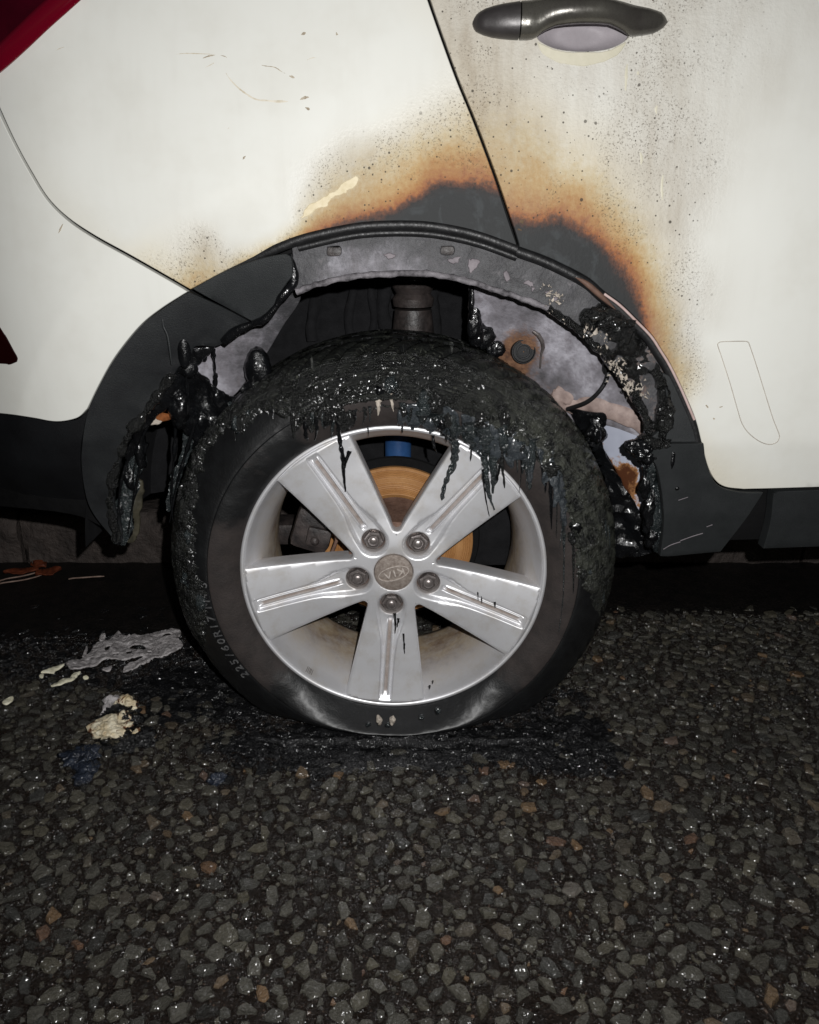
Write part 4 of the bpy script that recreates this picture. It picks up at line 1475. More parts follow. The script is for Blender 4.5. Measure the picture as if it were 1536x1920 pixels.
for k, (px, py, rx, rz) in enumerate(((1207, 850, .012, .016), (1212, 900, .008, .03), (1216, 960, .008, .03), (1222, 1000, .008, .02))):
    lump('melted_lump', onS(px, py, 0.016), (rx, .010, rz), GOO, curl, k + .3, 0.5, 60, 4)
for pts in ([(1244, 1030), (1258, 1022), (1276, 1016)], [(1276, 1014), (1298, 1006), (1318, 1000)], [(1325, 988), (1336, 984)], [(1272, 938), (1290, 932)]):
    q = spline(pts, n=5)
    tube('scratch', [onS(p[0], p[1], -0.0079) for p in q], 0.0007, FLAKE, sill, 6, True, 0.3)
for (px, py, w, h) in ((1262, 860, .003, .012), (1261, 872, .002, .008), (1270, 916, .003, .003)):
    lump('melted_drop', onS(px, py, -0.008), (w, .002, h), GOO, sill, px, .4, 90, 3)

# ------------------------------------------------------------------ hidden body behind the panels
def body_clip(x, z):
    return (np.hypot(x, z - ZC) > 0.44) & ~((np.abs(x) < 0.44) & (z < ZC))


panel('body_shell', [[(-260, -320), (2250, -320)], [(2250, -320), (2250, 990)], [(2250, 990), (1250, 1015)], [(1250, 1015), (1225, 960)], [(1225, 960), (1240, 830), (1180, 640), (1000, 490), (780, 440), (560, 470), (400, 540), (300, 650), (240, 780), (210, 900), (200, 990)], [(200, 990), (100, 958), (-260, 930)], [(-260, 930), (-260, -320)]],
      VOID, car, 0.028, 0.02, 0.03, clip=None)['label'] = 'black inner body behind the panel gaps'
ub = []
box('underbody', (-0.85, 0.34, 0.34), (2.0, 1.72, 0.60), VOID, car, 0.02)
box('underbody', (0.42, 0.03, 0.335), (2.0, 0.35, 0.60), VOID, car, 0.02)
box('underbody', (-0.88, 0.10, 0.36), (-0.44, 0.35, 0.60), VOID, car, 0.02)
# upper body, above the picture: glass band, roof, far side
UPX0, UPX1 = -0.88, 2.0
gl = link('side_window', [(UPX0 + .2, .035, 1.12), (UPX1, .035, 1.12), (UPX1, .17, 1.50), (UPX0 + .45, .17, 1.50)], [(0, 1, 2, 3)], GLASS, car, False)
gl.modifiers.new('thickness', 'SOLIDIFY').thickness = 0.006
box('roof', (UPX0 + .3, .16, 1.50), (UPX1, 1.60, 1.58), PAINT, car, 0.03)
box('far_side', (UPX0, 1.70, 0.42), (UPX1, 1.80, 1.12), PAINT, car, 0.03)
box('tailgate', (UPX0 - 0.03, .20, 0.42), (UPX0 + 0.04, 1.70, 1.12), PAINT, car, 0.03)
box('rear_window', (UPX0 + 0.05, .22, 1.11), (UPX0 + 0.30, 1.66, 1.52), GLASS, car, 0.03)
# ================================================================== wheel well
back = lathe('wheel_liner', [(0.47, 0.03), (0.47, 0.10), (0.465, 0.20), (0.45, 0.29), (0.42, 0.315), (0.30, 0.32), (0.15, 0.32), (0.001, 0.32)], LINER, car, 120, (0, 0, ZC), R(4), R(176))
back['label'] = 'dark liner at the back of the wheel well'
for k, (px, w) in enumerate(((590, .010), (660, .008), (725, .012), (815, .012), (700, .006))):
    a, b = at(px, 520, 0.30), at(px - 4, 640, 0.30)
    tube('liner_fold', [a + (b - a) * t + np.array([0.004 * math.sin(6 * t + k), 0.004, 0]) for t in np.linspace(0, 1, 10)], w, LINER, back, 8, True, 0.6, 0.3, 40)


def inner_surf(x, z):
    d = np.hypot(x, z - ZC)
    return 0.022 + 0.62 * np.maximum(0, 0.475 - d)


def inner_clip(x, z):
    return np.hypot(x, z - ZC) > 0.31


in_rust = Field([(981, 630, .75), (955, 655, .8), (1005, 660, .7), (980, 690, .75), (1010, 610, .3), (1020, 700, .2), (940, 600, 0), (1050, 640, 0), (1100, 720, 0), (1190, 900, .9), (1180, 880, .7), (1195, 930, .4), (1205, 860, 0), (1150, 800, 0), (1070, 740, .45), (1060, 760, .5), (900, 540, .05), (1000, 570, 0), (920, 560, 0), (1160, 860, .0), (1215, 950, 0)])
in_fire = Field([(890, 540, .30), (940, 560, .15), (1000, 600, .12), (1050, 640, .05), (1100, 700, 0), (960, 590, .1), (1030, 720, 0), (1180, 760, .1), (890, 590, .4), (930, 640, .3), (1020, 580, .35), (1100, 650, .25), (1200, 900, 0)])
inner = panel('inner_wing', [[(878, 500), (960, 520), (1040, 550), (1110, 610), (1160, 670), (1205, 740), (1235, 800)], [(1235, 800), (1218, 822), (1150, 800), (1100, 792), (1030, 800)], [(1030, 800), (960, 740), (930, 690), (900, 620), (884, 575), (878, 500)]],
              BURNT_METAL, car, 0, 0.004, 0.008, surf=inner_surf, clip=inner_clip, fields={'rust': in_rust, 'fire': in_fire},
              disp=lambda x, z: np.array([0.003 * fr(a, .1, b, 12, 3) for a, b in zip(x, z)]))
inner['label'] = 'scorched grey sheet metal inside the arch, front upper side'
low = panel('inner_wing', [[(1100, 790), (1150, 798), (1218, 820)], [(1218, 820), (1222, 870), (1226, 930), (1230, 1000)], [(1230, 1000), (1205, 985), (1180, 930), (1150, 870), (1120, 820), (1100, 790)]],
            WHITE_METAL, car, 0.002, 0.004, 0.008, surf=inner_surf, clip=inner_clip, fields={'rust': Field([(1186, 893, .95), (1176, 876, .7), (1190, 915, .6), (1172, 862, .3), (1205, 870, -.2), (1210, 930, -.2), (1160, 830, -.2), (1215, 985, .3), (1130, 800, 0), (1195, 830, -.3), (1203, 898, .05)], -.5, 1)})
low['label'] = 'pale bluish white sheet metal inside the arch, lower front'
on_in = lambda px, py, off: onS(px, py, off, inner_surf)
RUSTY = simple('orange_rust', lin(70, 36, 16), lin(140, 84, 44), 60, (0.7, 0.9), 0.002, 200, 0.2)
c = on_in(981, 658, 0)
lathe('grommet', [(0.001, -0.0060), (0.0085, -0.0060), (0.0088, -0.0080), (0.0100, -0.0084), (0.0112, -0.0080), (0.0114, -0.0055), (0.0150, -0.0055), (0.0160, -0.0080), (0.0172, -0.0080), (0.0178, -0.0060), (0.0182, 0.006)], PLASTIC_BLACK, inner, 40, tuple(c))
tube('brake_wire', [on_in(p[0], p[1], -0.010 - 0.02 * math.sin(math.pi * i / 18)) for i, p in enumerate(spline([(1142, 690), (1136, 715), (1120, 738), (1098, 755), (1064, 767)], n=4))], 0.0032, RUBBER_SEAL, inner, 10)
lump('wire_boot', on_in(1142, 684, -0.006), (.010, .008, .014), RUBBER_SEAL, inner, 1, .15, 40, 3)
tube('clip_rod', [on_in(p[0], p[1], -0.006) for p in ((1000, 621), (1010, 628), (1017, 640), (1019, 652), (1015, 665), (1013, 690))], [.0022, .003, .003, .0028, .0016, .0012], NUT, inner, 8)
tube('reinforcing_rib', [on_in(p[0], p[1], -0.001) for p in spline([(1046, 742), (1080, 760), (1110, 756), (1150, 768), (1185, 784), (1222, 802)], n=5)], [.013, .014, .015, .016, .016, .016, .015, .015] + [.015] * 18, RIB_METAL, inner, 10, True, 0.35, 0.25, 40)
lump('bracket_tab', on_in(1058, 742, -0.002), (.016, .004, .020), RIB_METAL, inner, 4.4, .5, 60, 4)

# burnt remains of the front liner between tyre and sheet metal
lin_f = panel('burnt_liner', [[(1066, 768), (1100, 770), (1132, 776), (1132, 800), (1126, 826), (1140, 862), (1164, 900), (1188, 940), (1208, 982), (1222, 1010)], [(1222, 1010), (1222, 1040), (1150, 1040), (1145, 940), (1120, 870), (1090, 810), (1066, 768)]],
              GOO, car, -0.010, 0.004, 0.006, surf=inner_surf, disp=lambda x, z: np.array([0.014 * fr(a, .6, b, 24, 4) for a, b in zip(x, z)]), clip=lambda x, z: np.hypot(x, z - ZC) > 0.350, jag=0.002)
lin_f['label'] = 'black burnt liner hanging between tyre and sheet metal'
lump('melted_lump', on_in(1120, 800, -0.015), (.014, .012, .022), GOO, lin_f, 2.2, .6, 60, 4)
# black tar down the left edge of the sheet metal
for k, (px, py, rx, rz) in enumerate(((884, 560, .004, .03), (890, 600, .010, .022), (908, 632, .016, .018), (930, 655, .016, .014), (895, 622, .012, .02))):
    lump('melted_tar', on_in(px, py, -0.006), (rx, .008, rz), GOO, inner, k * 1.9, 0.4, 36, 4)

# scorched metal seen behind the wheel on the left
left_surf = lambda x, z: 0.030 + 0.55 * np.maximum(0, 0.46 - np.hypot(x, z - ZC)) + 0 * np.asarray(x)
lf = panel('rear_inner_wing', [[(340, 640), (400, 600), (470, 560), (548, 530)], [(548, 530), (562, 560), (530, 610), (500, 660), (470, 700), (430, 745), (380, 730), (340, 720)], [(340, 720), (340, 640)]],
           BURNT_METAL, car, 0, 0.004, 0.008, surf=left_surf, clip=inner_clip, fields={'fire': Field([(370, 690, 0), (400, 690, .15), (430, 690, .42), (450, 720, .45), (470, 640, .5), (500, 600, .62), (540, 560, .75), (350, 700, 0)])},
           disp=lambda x, z: np.array([0.003 * fr(a, .5, b, 14, 4) for a, b in zip(x, z)]))
lf['label'] = 'smoke-stained grey metal inside the arch behind the wheel'
on_l = lambda px, py, off: onS(px, py, off, left_surf)
goo_root = link('melted_plastic', [tuple(on_l(330, 700, -.02) + np.array(d)) for d in ((0, 0, 0), (.004, 0, 0), (0, .004, .004))], [(0, 1, 2)], GOO, car)
goo_root['label'] = 'shiny black melted plastic hanging inside the rear of the arch'
for k, (px, py, off, rx, ry, rz, am_) in enumerate(((484, 688, -.03, .020, .014, .029, .15), (345, 655, -.05, .010, .009, .026, .12), (352, 690, -.04, .014, .010, .012, .4), (338, 770, -.045, .015, .012, .030, .35), (262, 835, -.03, .007, .010, .034, .4))):
    lump('melted_lump', on_l(px, py, off), (rx, ry, rz), GOO, goo_root, k * 1.37, am_, 30, 4)
fold = lambda amp, f, sd: (lambda x, z: np.array([amp * fr(a * 1.6, sd, b * 0.6, f, 4) for a, b in zip(x, z)]))
for k, (pts, off, mt, amp) in enumerate((
        ([(318, 700), (345, 686), (372, 704), (425, 742), (474, 780), (452, 812), (410, 800), (385, 830), (352, 812), (330, 770), (318, 740)], -.030, GOO, .016),
        ([(456, 720), (480, 706), (512, 712), (528, 730), (510, 752), (480, 772), (462, 760), (450, 742)], -.045, GOO, .014),
        ([(322, 702), (336, 706), (330, 740), (312, 766), (290, 786), (268, 812), (250, 850), (238, 862), (244, 828), (266, 790), (294, 748)], -.040, GOO, .012),
        ([(352, 660), (384, 652), (402, 654), (392, 664), (376, 676), (366, 690), (352, 694)], -.045, GOO, .008),
        ([(345, 806), (362, 812), (366, 832), (350, 862), (336, 902), (322, 952), (311, 952), (320, 900), (337, 860)], -.010, GOO_GREY, .004),
        ([(372, 770), (392, 790), (384, 850), (372, 905), (356, 960), (342, 985), (336, 960), (350, 905), (362, 850)], -.028, GOO, .012),
        ([(248, 842), (262, 838), (258, 890), (248, 940), (246, 1000), (232, 1018), (222, 1012), (224, 960), (232, 900)], -.022, GOO, .012),
        ([(258, 900), (268, 912), (262, 960), (254, 1010), (238, 1016), (240, 960)], -.012, simple('olive_scorched_lining', lin(40, 38, 30), lin(70, 66, 54), 40, (0.4, 0.6), 0.001, 160, 0.3), .006))):
    panel('melted_sheet', [pts + [pts[0]]], mt, goo_root, off, 0.004, 0.004, surf=left_surf, disp=fold(amp, 26, k * 1.9), jag=0.003, sharp=80)
rg = random.Random(11)
for k, pts in enumerate(([(325, 695), (322, 730), (318, 770)], [(348, 700), (352, 740), (346, 800)], [(300, 770), (276, 800), (258, 850), (248, 900)], [(405, 700), (404, 730), (400, 760)], [(330, 800), (326, 860), (322, 930), (325, 990)], [(370, 780), (352, 840), (334, 900), (318, 980)], [(245, 850), (228, 900), (222, 960), (218, 1015)],
                         [(275, 830), (262, 880), (250, 940), (240, 1000)], [(400, 655), (403, 690), (404, 730)], [(385, 655), (384, 675)])):
    q = spline(pts, n=6)
    tube('melted_strand', [on_l(p[0], p[1], -0.035) for p in q], [rg.uniform(.0015, .0035) * (1.2 - 0.8 * i / len(q)) for i in range(len(q))], GOO, goo_root, 8, True, 0.8, 0.4, 60, k)
tube('burnt_rag', [on_l(p[0], p[1], -0.02) for p in spline([(222, 1020), (232, 960), (246, 900), (262, 850)], n=5)], [.010, .012, .014, .016] + [.012] * 12, GOO_GREY, goo_root, 10, True, 0.3, 0.5, 40)
lump('rust_scrap', on_l(300, 782, -.03), (.020, .004, .007), RUSTY, goo_root, 3, .4, 60, 3)
lump('rust_scrap', on_l(288, 790, -.03), (.012, .004, .006), PALE, goo_root, 5, .4, 60, 3)

# suspension strut
strut = lathe('suspension_strut', [(0.001, 0), (0.023, 0), (0.023, 0.09), (0.001, 0.09)], BLUE, car, 32)
strut.rotation_euler = (R(90), 0, 0)
strut.location = (0.004, 0.262, 0.345)
strut['label'] = 'blue damper tube behind the brake disc'
sp_ = lathe('bump_stop', [(0.001, 0), (0.032, 0), (0.034, .012), (0.028, .02), (0.034, .03), (0.028, .04), (0.034, .05), (0.028, .06), (0.036, .075), (0.001, .08)], DARK_IRON, car, 32)
sp_.rotation_euler = (R(90), 0, 0)
sp_.location = (0.030, 0.24, 0.64)
lathe('spring_seat', [(0.001, 0), (0.034, 0), (0.036, .012), (0.030, .06), (0.001, .062)], DARK_IRON, car, 32).rotation_euler = (R(90), 0, 0)
bpy.data.objects['spring_seat'].location = (0.030, 0.24, 0.575)

# ------------------------------------------------------------------ brake
hub = lathe('brake_disc', [(0.030, 0.030), (0.066, 0.030), (0.072, 0.036), (0.076, 0.120), (0.080, 0.128)], BROWN_IRON, car, 72, (0, 0, ZC))
hub['label'] = 'rusty brake disc behind the spokes'
lathe('friction_ring', [(0.078, 0.134), (0.084, 0.130)] + [(0.085 + 0.0010 * i, 0.130 + (0.0005 if i % 3 == 0 else 0.0) + 0.0004 * math.sin(i * 2.3)) for i in range(41)] + [(0.126, 0.130), (0.129, 0.133), (0.129, 0.141)], RUST_DISC, hub, 96, (0, 0, ZC))
lathe('dust_shield', [(0.05, 0.152), (0.140, 0.150), (0.142, 0.154)], VOID, car, 64, (0, 0, ZC))
cal = box('brake_caliper', (-0.160, 0.075, 0.275), (-0.098, 0.165, 0.345), DARK_IRON, car, 0.012, R(18))
cal['label'] = 'dark grimy brake caliper'
box('caliper_bracket', (-0.138, 0.068, 0.285), (-0.100, 0.09, 0.318), DARK_IRON, cal, 0.006, R(14))
lump('caliper_bolt', (-0.124, 0.066, 0.298), (.007, .005, .007), DARK_IRON, cal, 2, .25, 120, 3)
tube('pad_spring', [(-0.094, 0.07, 0.325), (-0.090, 0.068, 0.30), (-0.098, 0.068, 0.278), (-0.108, 0.07, 0.275)], 0.003, BROWN_IRON, cal, 8)
box('suspension_arm', (-0.30, 0.20, 0.235), (0.30, 0.26, 0.275), DARK_IRON, car, 0.01)
box('suspension_arm', (0.10, 0.19, 0.20), (0.34, 0.23, 0.32), LINER, car, 0.01)

# ================================================================== WHEEL
wheel = empty('rear_wheel', (0, 0, ZC), car)
wheel['label'] = 'five-spoke silver alloy wheel with burnt flat tyre'
RB = 0.2275
lathe('rim_barrel', [(0.2300, 0.014), (0.2312, 0.006), (0.2300, 0.0005), (0.2270, -0.0012), (0.2240, 0.0002), (0.2222, 0.0040), (0.2195, 0.0120), (0.2130, 0.0260), (0.2060, 0.0400), (0.2000, 0.060), (0.1960, 0.085), (0.1945, 0.12), (0.1950, 0.155), (0.2010, 0.175), (0.2150, 0.185), (0.228, 0.19)],
      ALLOY, wheel, 160, attrs={'film': [0, 0, 0, 0, 0, 0, .05, .16, .36, .6, .85, 1, 1, .95, .9, .9]}, sharp=60)

# one spoke with its share of the hub, drawn in spoke coordinates (u outwards, t across)
U_LUG = 0.05715
HOLE = 0.0182


def spoke_edge(u):
    return 0.0240 + 0.172 * u


sec = R(36)
R_OUT = 0.2232
# outline, counter-clockwise: inner arc -> lower sector line -> fillet -> edge -> outer arc -> mirrored
half = []
rho = 0.0085
# fillet between sector line direction (36 deg) and spoke edge, on the window side
al = math.atan(0.172)
beta = (sec - al) / 2
ui = 0.0240 / (math.tan(sec) - 0.172)
vx = np.array([ui, ui * math.tan(sec)])
bis = np.array([math.cos(sec), math.sin(sec)])
dv = rho / math.sin(sec - al)
cen = vx + bis * dv
tip = cen - bis * rho
n_edge = np.array([math.sin(al), -math.cos(al)])
a0 = math.atan2(tip[1] - cen[1], tip[0] - cen[0])
e_pt = cen + rho * n_edge
a1 = math.atan2(e_pt[1] - cen[1], e_pt[0] - cen[0])
for k in range(9):
    a = a0 + ((a1 - a0 + math.pi) % (2 * math.pi) - math.pi) * k / 8
    half.append(cen + rho * np.array([math.cos(a), math.sin(a)]))
# along the straight edge out to the rim
u_end = max(u for u in np.linspace(0.18, 0.223, 900) if math.hypot(u, spoke_edge(u)) <= R_OUT)
for u in np.linspace(half[-1][0], u_end, 60)[1:]:
    half.append(np.array([u, spoke_edge(u)]))
ang_e = math.atan2(half[-1][1], half[-1][0])
outer = [np.array([R_OUT * math.cos(a), R_OUT * math.sin(a)]) for a in np.linspace(ang_e, -ang_e, 45)]
R_CAP = 0.0300
inner_arc = [np.array([R_CAP * math.cos(a), R_CAP * math.sin(a)]) for a in np.linspace(-sec, sec, 19)]
sl = [inner_arc[-1] + (half[0] - inner_arc[-1]) * t for t in np.linspace(0, 1, 14)[1:-1]]
upper = sl + half
lower = [np.array([p[0], -p[1]]) for p in upper][::-1]
outline = (lower[::-1][::-1] if False else []) 
loop_cw = inner_arc + upper + outer[1:-1] + lower
loop = loop_cw[::-1]
hole = [np.array([U_LUG + HOLE * math.cos(a), HOLE * math.sin(a)]) for a in np.linspace(0, 2 * math.pi, 37)[:-1]]


def groove_w(u):
    return np.interp(u, [0.03, 0.057, 0.075, 0.095, 0.115, 0.14, 0.21, 0.2155], [.0238, .0238, .0232, .0190, .0135, .0115, .0105, .0100])


_rt = np.linspace(0.02, 0.24, 441)
_ht = np.interp(_rt, [0.028, 0.034, 0.045, 0.06, 0.09, 0.13, 0.18, 0.215, 0.2235, 0.24], [-.0106, -.0098, -.0098, -.0108, -.0130, -.0120, -.0078, -.0030, -.0012, .001])
_kw = np.hanning(61)
_hs = np.convolve(np.pad(_ht, 30, 'edge'), _kw / _kw.sum(), 'valid')
_gt = np.convolve(np.pad(groove_w(_rt), 20, 'edge'), np.hanning(41) / np.hanning(41).sum(), 'valid')


def spoke_h(u, t):
    r = np.hypot(u, t)
    h = np.interp(r, _rt, _hs)
    w = spoke_edge(u)
    h = h + 0.0028 * (1 - np.clip(np.abs(t) / w, 0, 1.2) ** 2) * sstep(0.07, 0.13, u)
    gw = np.interp(u, _rt, _gt)
    d_lug = np.hypot(u - U_LUG, t)
    e = np.where(u < U_LUG, d_lug / 0.0238, np.abs(t) / gw)
    pocket_d = np.interp(u, [0.05, 0.075, 0.11, 0.21, 0.2155, 0.2172], [.0080, .0078, .0072, .0070, .0062, 0])
    h = h - pocket_d * (1 - sstep(0.72, 1.0, e))
    ch_ = (1 - sstep(0.0026, 0.0034, np.abs(t))) * sstep(0.079, 0.083, u) * (1 - sstep(0.2085, 0.2125, u))
    rid = (1 - sstep(0.0052, 0.0062, np.abs(t))) * sstep(0.083, 0.090, u) * (1 - sstep(0.2085, 0.2140, u))
    h = h + 0.0022 * rid - 0.0050 * ch_
    return h


pts = []
for u in np.arange(0.083, 0.219, 0.0028):
    for t in (0.0, 0.0013, 0.0025, 0.0031, 0.0037, 0.0045, 0.0052, 0.0058, 0.0064, 0.0072, 0.0080, 0.0088, 0.0097, 0.0108, 0.0120, 0.0135, 0.0155, 0.018, 0.021, 0.025, 0.030, 0.036, 0.042, 0.048, 0.054, 0.060):
        if t < spoke_edge(u) - 0.0015 and math.hypot(u, t) < R_OUT - 0.001:
            pts.append((u, t))
            if t:
                pts.append((u, -t))
for u in np.arange(0.026, 0.0825, 0.0018):
    for t in np.arange(-0.058, 0.0581, 0.0018):
        pts.append((u, t))
P = np.array(pts)
ok = inside(loop, P[:, 0], P[:, 1]) & ~inside(hole, P[:, 0], P[:, 1])
P = P[ok]
ok = (edge_dist(loop, P[:, 0], P[:, 1]) > 0.0009) & (edge_dist(hole, P[:, 0], P[:, 1]) > 0.0009)
P = P[ok]
V, T = cdt([loop, hole], P)
H = spoke_h(V[:, 0], V[:, 1])
V3 = np.stack([V[:, 0], -H, V[:, 1]], 1)
verts = [v for v in V3]
faces = [tuple(t) for t in T]
rr_ = np.hypot(V[:, 0], V[:, 1])
dirt = list(np.clip(0.9 * (1 - sstep(0.0022, 0.0036, np.abs(V[:, 1]))) * sstep(0.082, 0.09, V[:, 0]) * (1 - sstep(0.207, 0.211, V[:, 0]))
                    + 0.55 * (1 - sstep(0.0180, 0.0205, np.hypot(V[:, 0] - U_LUG, V[:, 1]))) + 0.5 * (1 - sstep(0.030, 0.0325, rr_)), 0, 1))
# fillet and side wall along the windows, wall of the lug hole
be = boundary(T)
nrm, kindv = {}, {}
for a, b in be:
    d = V[b] - V[a]
    L = np.linalg.norm(d)
    nn = np.array([d[1], -d[0]]) / L
    mid = (V[a] + V[b]) / 2
    rm = math.hypot(*mid)
    dl = math.hypot(mid[0] - U_LUG, mid[1])
    if dl < HOLE + 0.001:
        kd = 'hole'
    elif rm > R_OUT - 0.0006:
        kd = 'rim'
    elif rm < R_CAP + 0.0006:
        kd = 'cap'
    elif abs(abs(math.atan2(mid[1], mid[0])) - sec) < 0.004 and rm < np.linalg.norm(half[0]):
        kd = 'seam'
    else:
        kd = 'win'
    kindv.setdefault(kd, []).append((a, b))
    for v in (a, b):
        nrm.setdefault((kd, v), np.zeros(2))
        nrm[(kd, v)] += nn
specs = {'win': [(0.0010, 0.0005, 0), (0.0019, 0.0016, 0), (0.0024, 0.0034, 0), (0.0020, 0.018, .1), (0.0, 0.040, .5)],
         'hole': [(0.0004, 0.001, .6), (0.0004, 0.022, .95)], 'cap': [(0, 0.012, .6)], 'rim': [(0, 0.006, 0)]}
for kd, rings in specs.items():
    es_ = kindv.get(kd, [])
    vs_ = set(v for e in es_ for v in e)
    prev = {v: v for v in vs_}
    for (o_, dy, dr) in rings:
        cur = {}
        for v in vs_:
            n_ = nrm[(kd, v)]
            n_ = n_ / (np.linalg.norm(n_) + 1e-9)
            cur[v] = len(verts)
            verts.append(np.array([V3[v][0] + n_[0] * o_, V3[v][1] + dy, V3[v][2] + n_[1] * o_]))
            dirt.append(dr)
        for a, b in es_:
            faces.append((prev[a], cur[a], cur[b], prev[b]))
        prev = cur
sp0 = link('spoke', verts, faces, ALLOY, wheel, True, None, {'dirt': dirt})
SP0 = 266.0
sp0.rotation_euler = (0, -R(SP0), 0)
for k in range(1, 5):
    o = sp0.copy()
    col.objects.link(o)
    o.parent = wheel
    o.rotation_euler = (0, -R(SP0 + 72 * k), 0)

# lug nut: washer, hexagon with a chamfer, bright domed end
verts, faces = [], []
ring = []
for (n_r, y, hexa) in ((0.0166, 0.0290, 0), (0.0160, 0.0240, 0), (0.0148, 0.0225, 0), (0.0130, 0.0235, 1), (0.0128, 0.0130, 1), (0.0112, 0.0112, 1), (0.0096, 0.0112, 1), (0.0088, 0.0142, 0), (0.0082, 0.0142, 0), (0.0078, 0.0118, 0), (0.0066, 0.0094, 0), (0.0045, 0.0078, 0), (0.002, 0.0071, 0)):
    row = []
    for k in range(36):
        a = 2 * math.pi * k / 36
        r = n_r
        if hexa:
            b = (a % (math.pi / 3)) - math.pi / 6
            r = min(n_r * math.cos(math.pi / 6) / math.cos(b) * 1.06, n_r * 1.15)
        row.append(len(verts))
        verts.append((r * math.cos(a), y, r * math.sin(a)))
    if ring:
        for k in range(36):
            k2 = (k + 1) % 36
            faces.append((ring[-1][k], ring[-1][k2], row[k2], row[k]))
    ring.append(row)
faces.append(tuple(ring[-1]))
for k in range(5):
    a = R(SP0 + 72 * k)
    if k == 0:
        nut = link('lug_nut', verts, faces, NUT, wheel, True, 32)
    else:
        n2 = nut.copy()
        col.objects.link(n2)
        n2.parent = wheel
    o = nut if k == 0 else n2
    o.location = (U_LUG * math.cos(a), 0.006, U_LUG * math.sin(a))
    o.scale = (1.08, 1, 1.08)
    o.rotation_euler = (0, k * 0.4, 0)

# centre cap with its oval emblem (worn, upside down as the wheel stopped)
cap = lathe('centre_cap', [(0.0292, 0.016), (0.0292, 0.0088), (0.0285, 0.0078), (0.022, 0.0068), (0.012, 0.0062), (0.0003, 0.006)], CAP, wheel, 72)
EMB = simple('worn_emblem', lin(170, 160, 152), lin(208, 199, 192), 220, (0.35, 0.55), 0.0006, 420, 0.45, 0.35)
ca, sa = math.cos(R(180 + 17)), math.sin(R(180 + 17))
verts, faces = [], []


def cap_y(x, z):
    return float(np.interp(math.hypot(x, z), [0, .012, .022, .0285], [.006, .0062, .0068, .0078]))


def stroke(p, q, w, hgt=0.0012, n=4):
    p, q = np.array(p, float), np.array(q, float)
    d = (q - p) / np.linalg.norm(q - p)
    nn = np.array([-d[1], d[0]]) * w
    s = len(verts)
    for i in range(n + 1):
        c = p + (q - p) * i / n
        for k, (off, dy) in enumerate(((-1, 0.0006), (-.8, -hgt), (.8, -hgt), (1, 0.0006))):
            e = c + nn * off
            x, z = e[0] * ca - e[1] * sa, e[0] * sa + e[1] * ca
            verts.append((x, cap_y(x, z) + dy, z))
    for i in range(n):
        for k in range(3):
            faces.append((s + i * 4 + k, s + i * 4 + k + 1, s + (i + 1) * 4 + k + 1, s + (i + 1) * 4 + k))
    faces.append((s, s + 1, s + 2, s + 3))
    faces.append((s + n * 4, s + n * 4 + 1, s + n * 4 + 2, s + n * 4 + 3))


ell = [(0.0235 * math.cos(a), 0.0108 * math.sin(a)) for a in np.linspace(0, 2 * math.pi, 41)]
for p, q in zip(ell, ell[1:]):
    stroke(p, q, 0.0007, 0.0012, 1)
hh = 0.0052
stroke((-0.0155, -hh), (-0.0155, hh), 0.0011); stroke((-0.0150, 0), (-0.0075, hh), 0.0010); stroke((-0.0135, 0.0004), (-0.0070, -hh), 0.0010)
stroke((-0.0015, -hh), (-0.0015, hh), 0.0012)
stroke((0.0035, -hh), (0.0088, hh), 0.0011); stroke((0.0088, hh), (0.0141, -hh), 0.0011)
link('emblem', verts, faces, EMB, wheel, False)
# foundry mark on the rim flange
verts, faces = [], []
for k, a in enumerate((230.6, 231.3, 232.0, 232.5, 233.2)):
    th = R(a)
    for i, (r, y) in enumerate(((.2205, .0085), (.2162, .0185))):
        for s_ in (-1, 1):
            b = th + s_ * 0.0022
            verts.append((r * math.cos(b), y - 0.0012, r * math.sin(b)))
    s = k * 4
    faces.append((s, s + 1, s + 3, s + 2))
fm = link('foundry_mark', verts, faces, NUT, wheel, False)
fm.modifiers.new('thickness', 'SOLIDIFY').thickness = 0.0012

# ------------------------------------------------------------------ tyre
RT = 0.3455
raw = [(.2265, .012), (.2285, .003), (.2325, -.003), (.2400, -.0085), (.2520, -.0140), (.2650, -.0170), (.2740, -.0172), (.2752, -.0145), (.2800, -.0140), (.2920, -.0095), (.3050, -.002), (.3160, .006), (.3250, .013), (.3325, .021), (.3385, .031), (.3420, .045),
       (.3445, .070), (.3455, .100), (.3445, .130), (.3420, .155), (.3385, .168), (.3300, .180), (.3100, .198), (.2800, .212), (.2500, .205), (.2300, .190)]
prof = np.array(spline(raw, n=5))
NP, NS = len(prof), 540


def squash(r, y, th):
    """flatten the tyre on the road and push its walls out"""
    c = -math.sin(th)
    if c <= 0.05:
        return r, y
    lim = (ZC - 0.001) / c
    k = 14.0
    m_ = -math.log(math.exp(-k * RT * 10) + math.exp(-k * lim * 10)) / (k * 10)
    m_ = min(m_, RT)
    f = (m_ - RB) / (RT - RB)
    q = (r - RB) / (RT - RB)
    if q <= 0:
        return r, y
    bulge = (1 - f) * 0.048 * math.sin(math.pi * min(1, q) ** 1.15) ** 0.8
    wgt = 1 - float(sstep(0.03, 0.17, y)) * 2
    r2 = RB + (RT - RB) * f * q ** (1 - 0.45 * min(1, (1 - f) * 1.6))
    return min(r2, lim), y - bulge * wgt


def tread_cut(r, y, deg):
    if r <= 0.326:
        return 0.0
    ph = (deg + 18 * y / .1) % 5.0
    lat = 0.0065 * float(sstep(0.5, 0.9, ph) * (1 - sstep(1.9, 2.3, ph)))
    c = lat * min(1, (r - 0.326) / 0.008) if (y < 0.055 or y > 0.145) else 0.35 * lat
    for gy_ in (0.062, 0.10, 0.138):
        c += 0.008 * float(sstep(0.006, 0.0042, abs(y - gy_)))
    return c


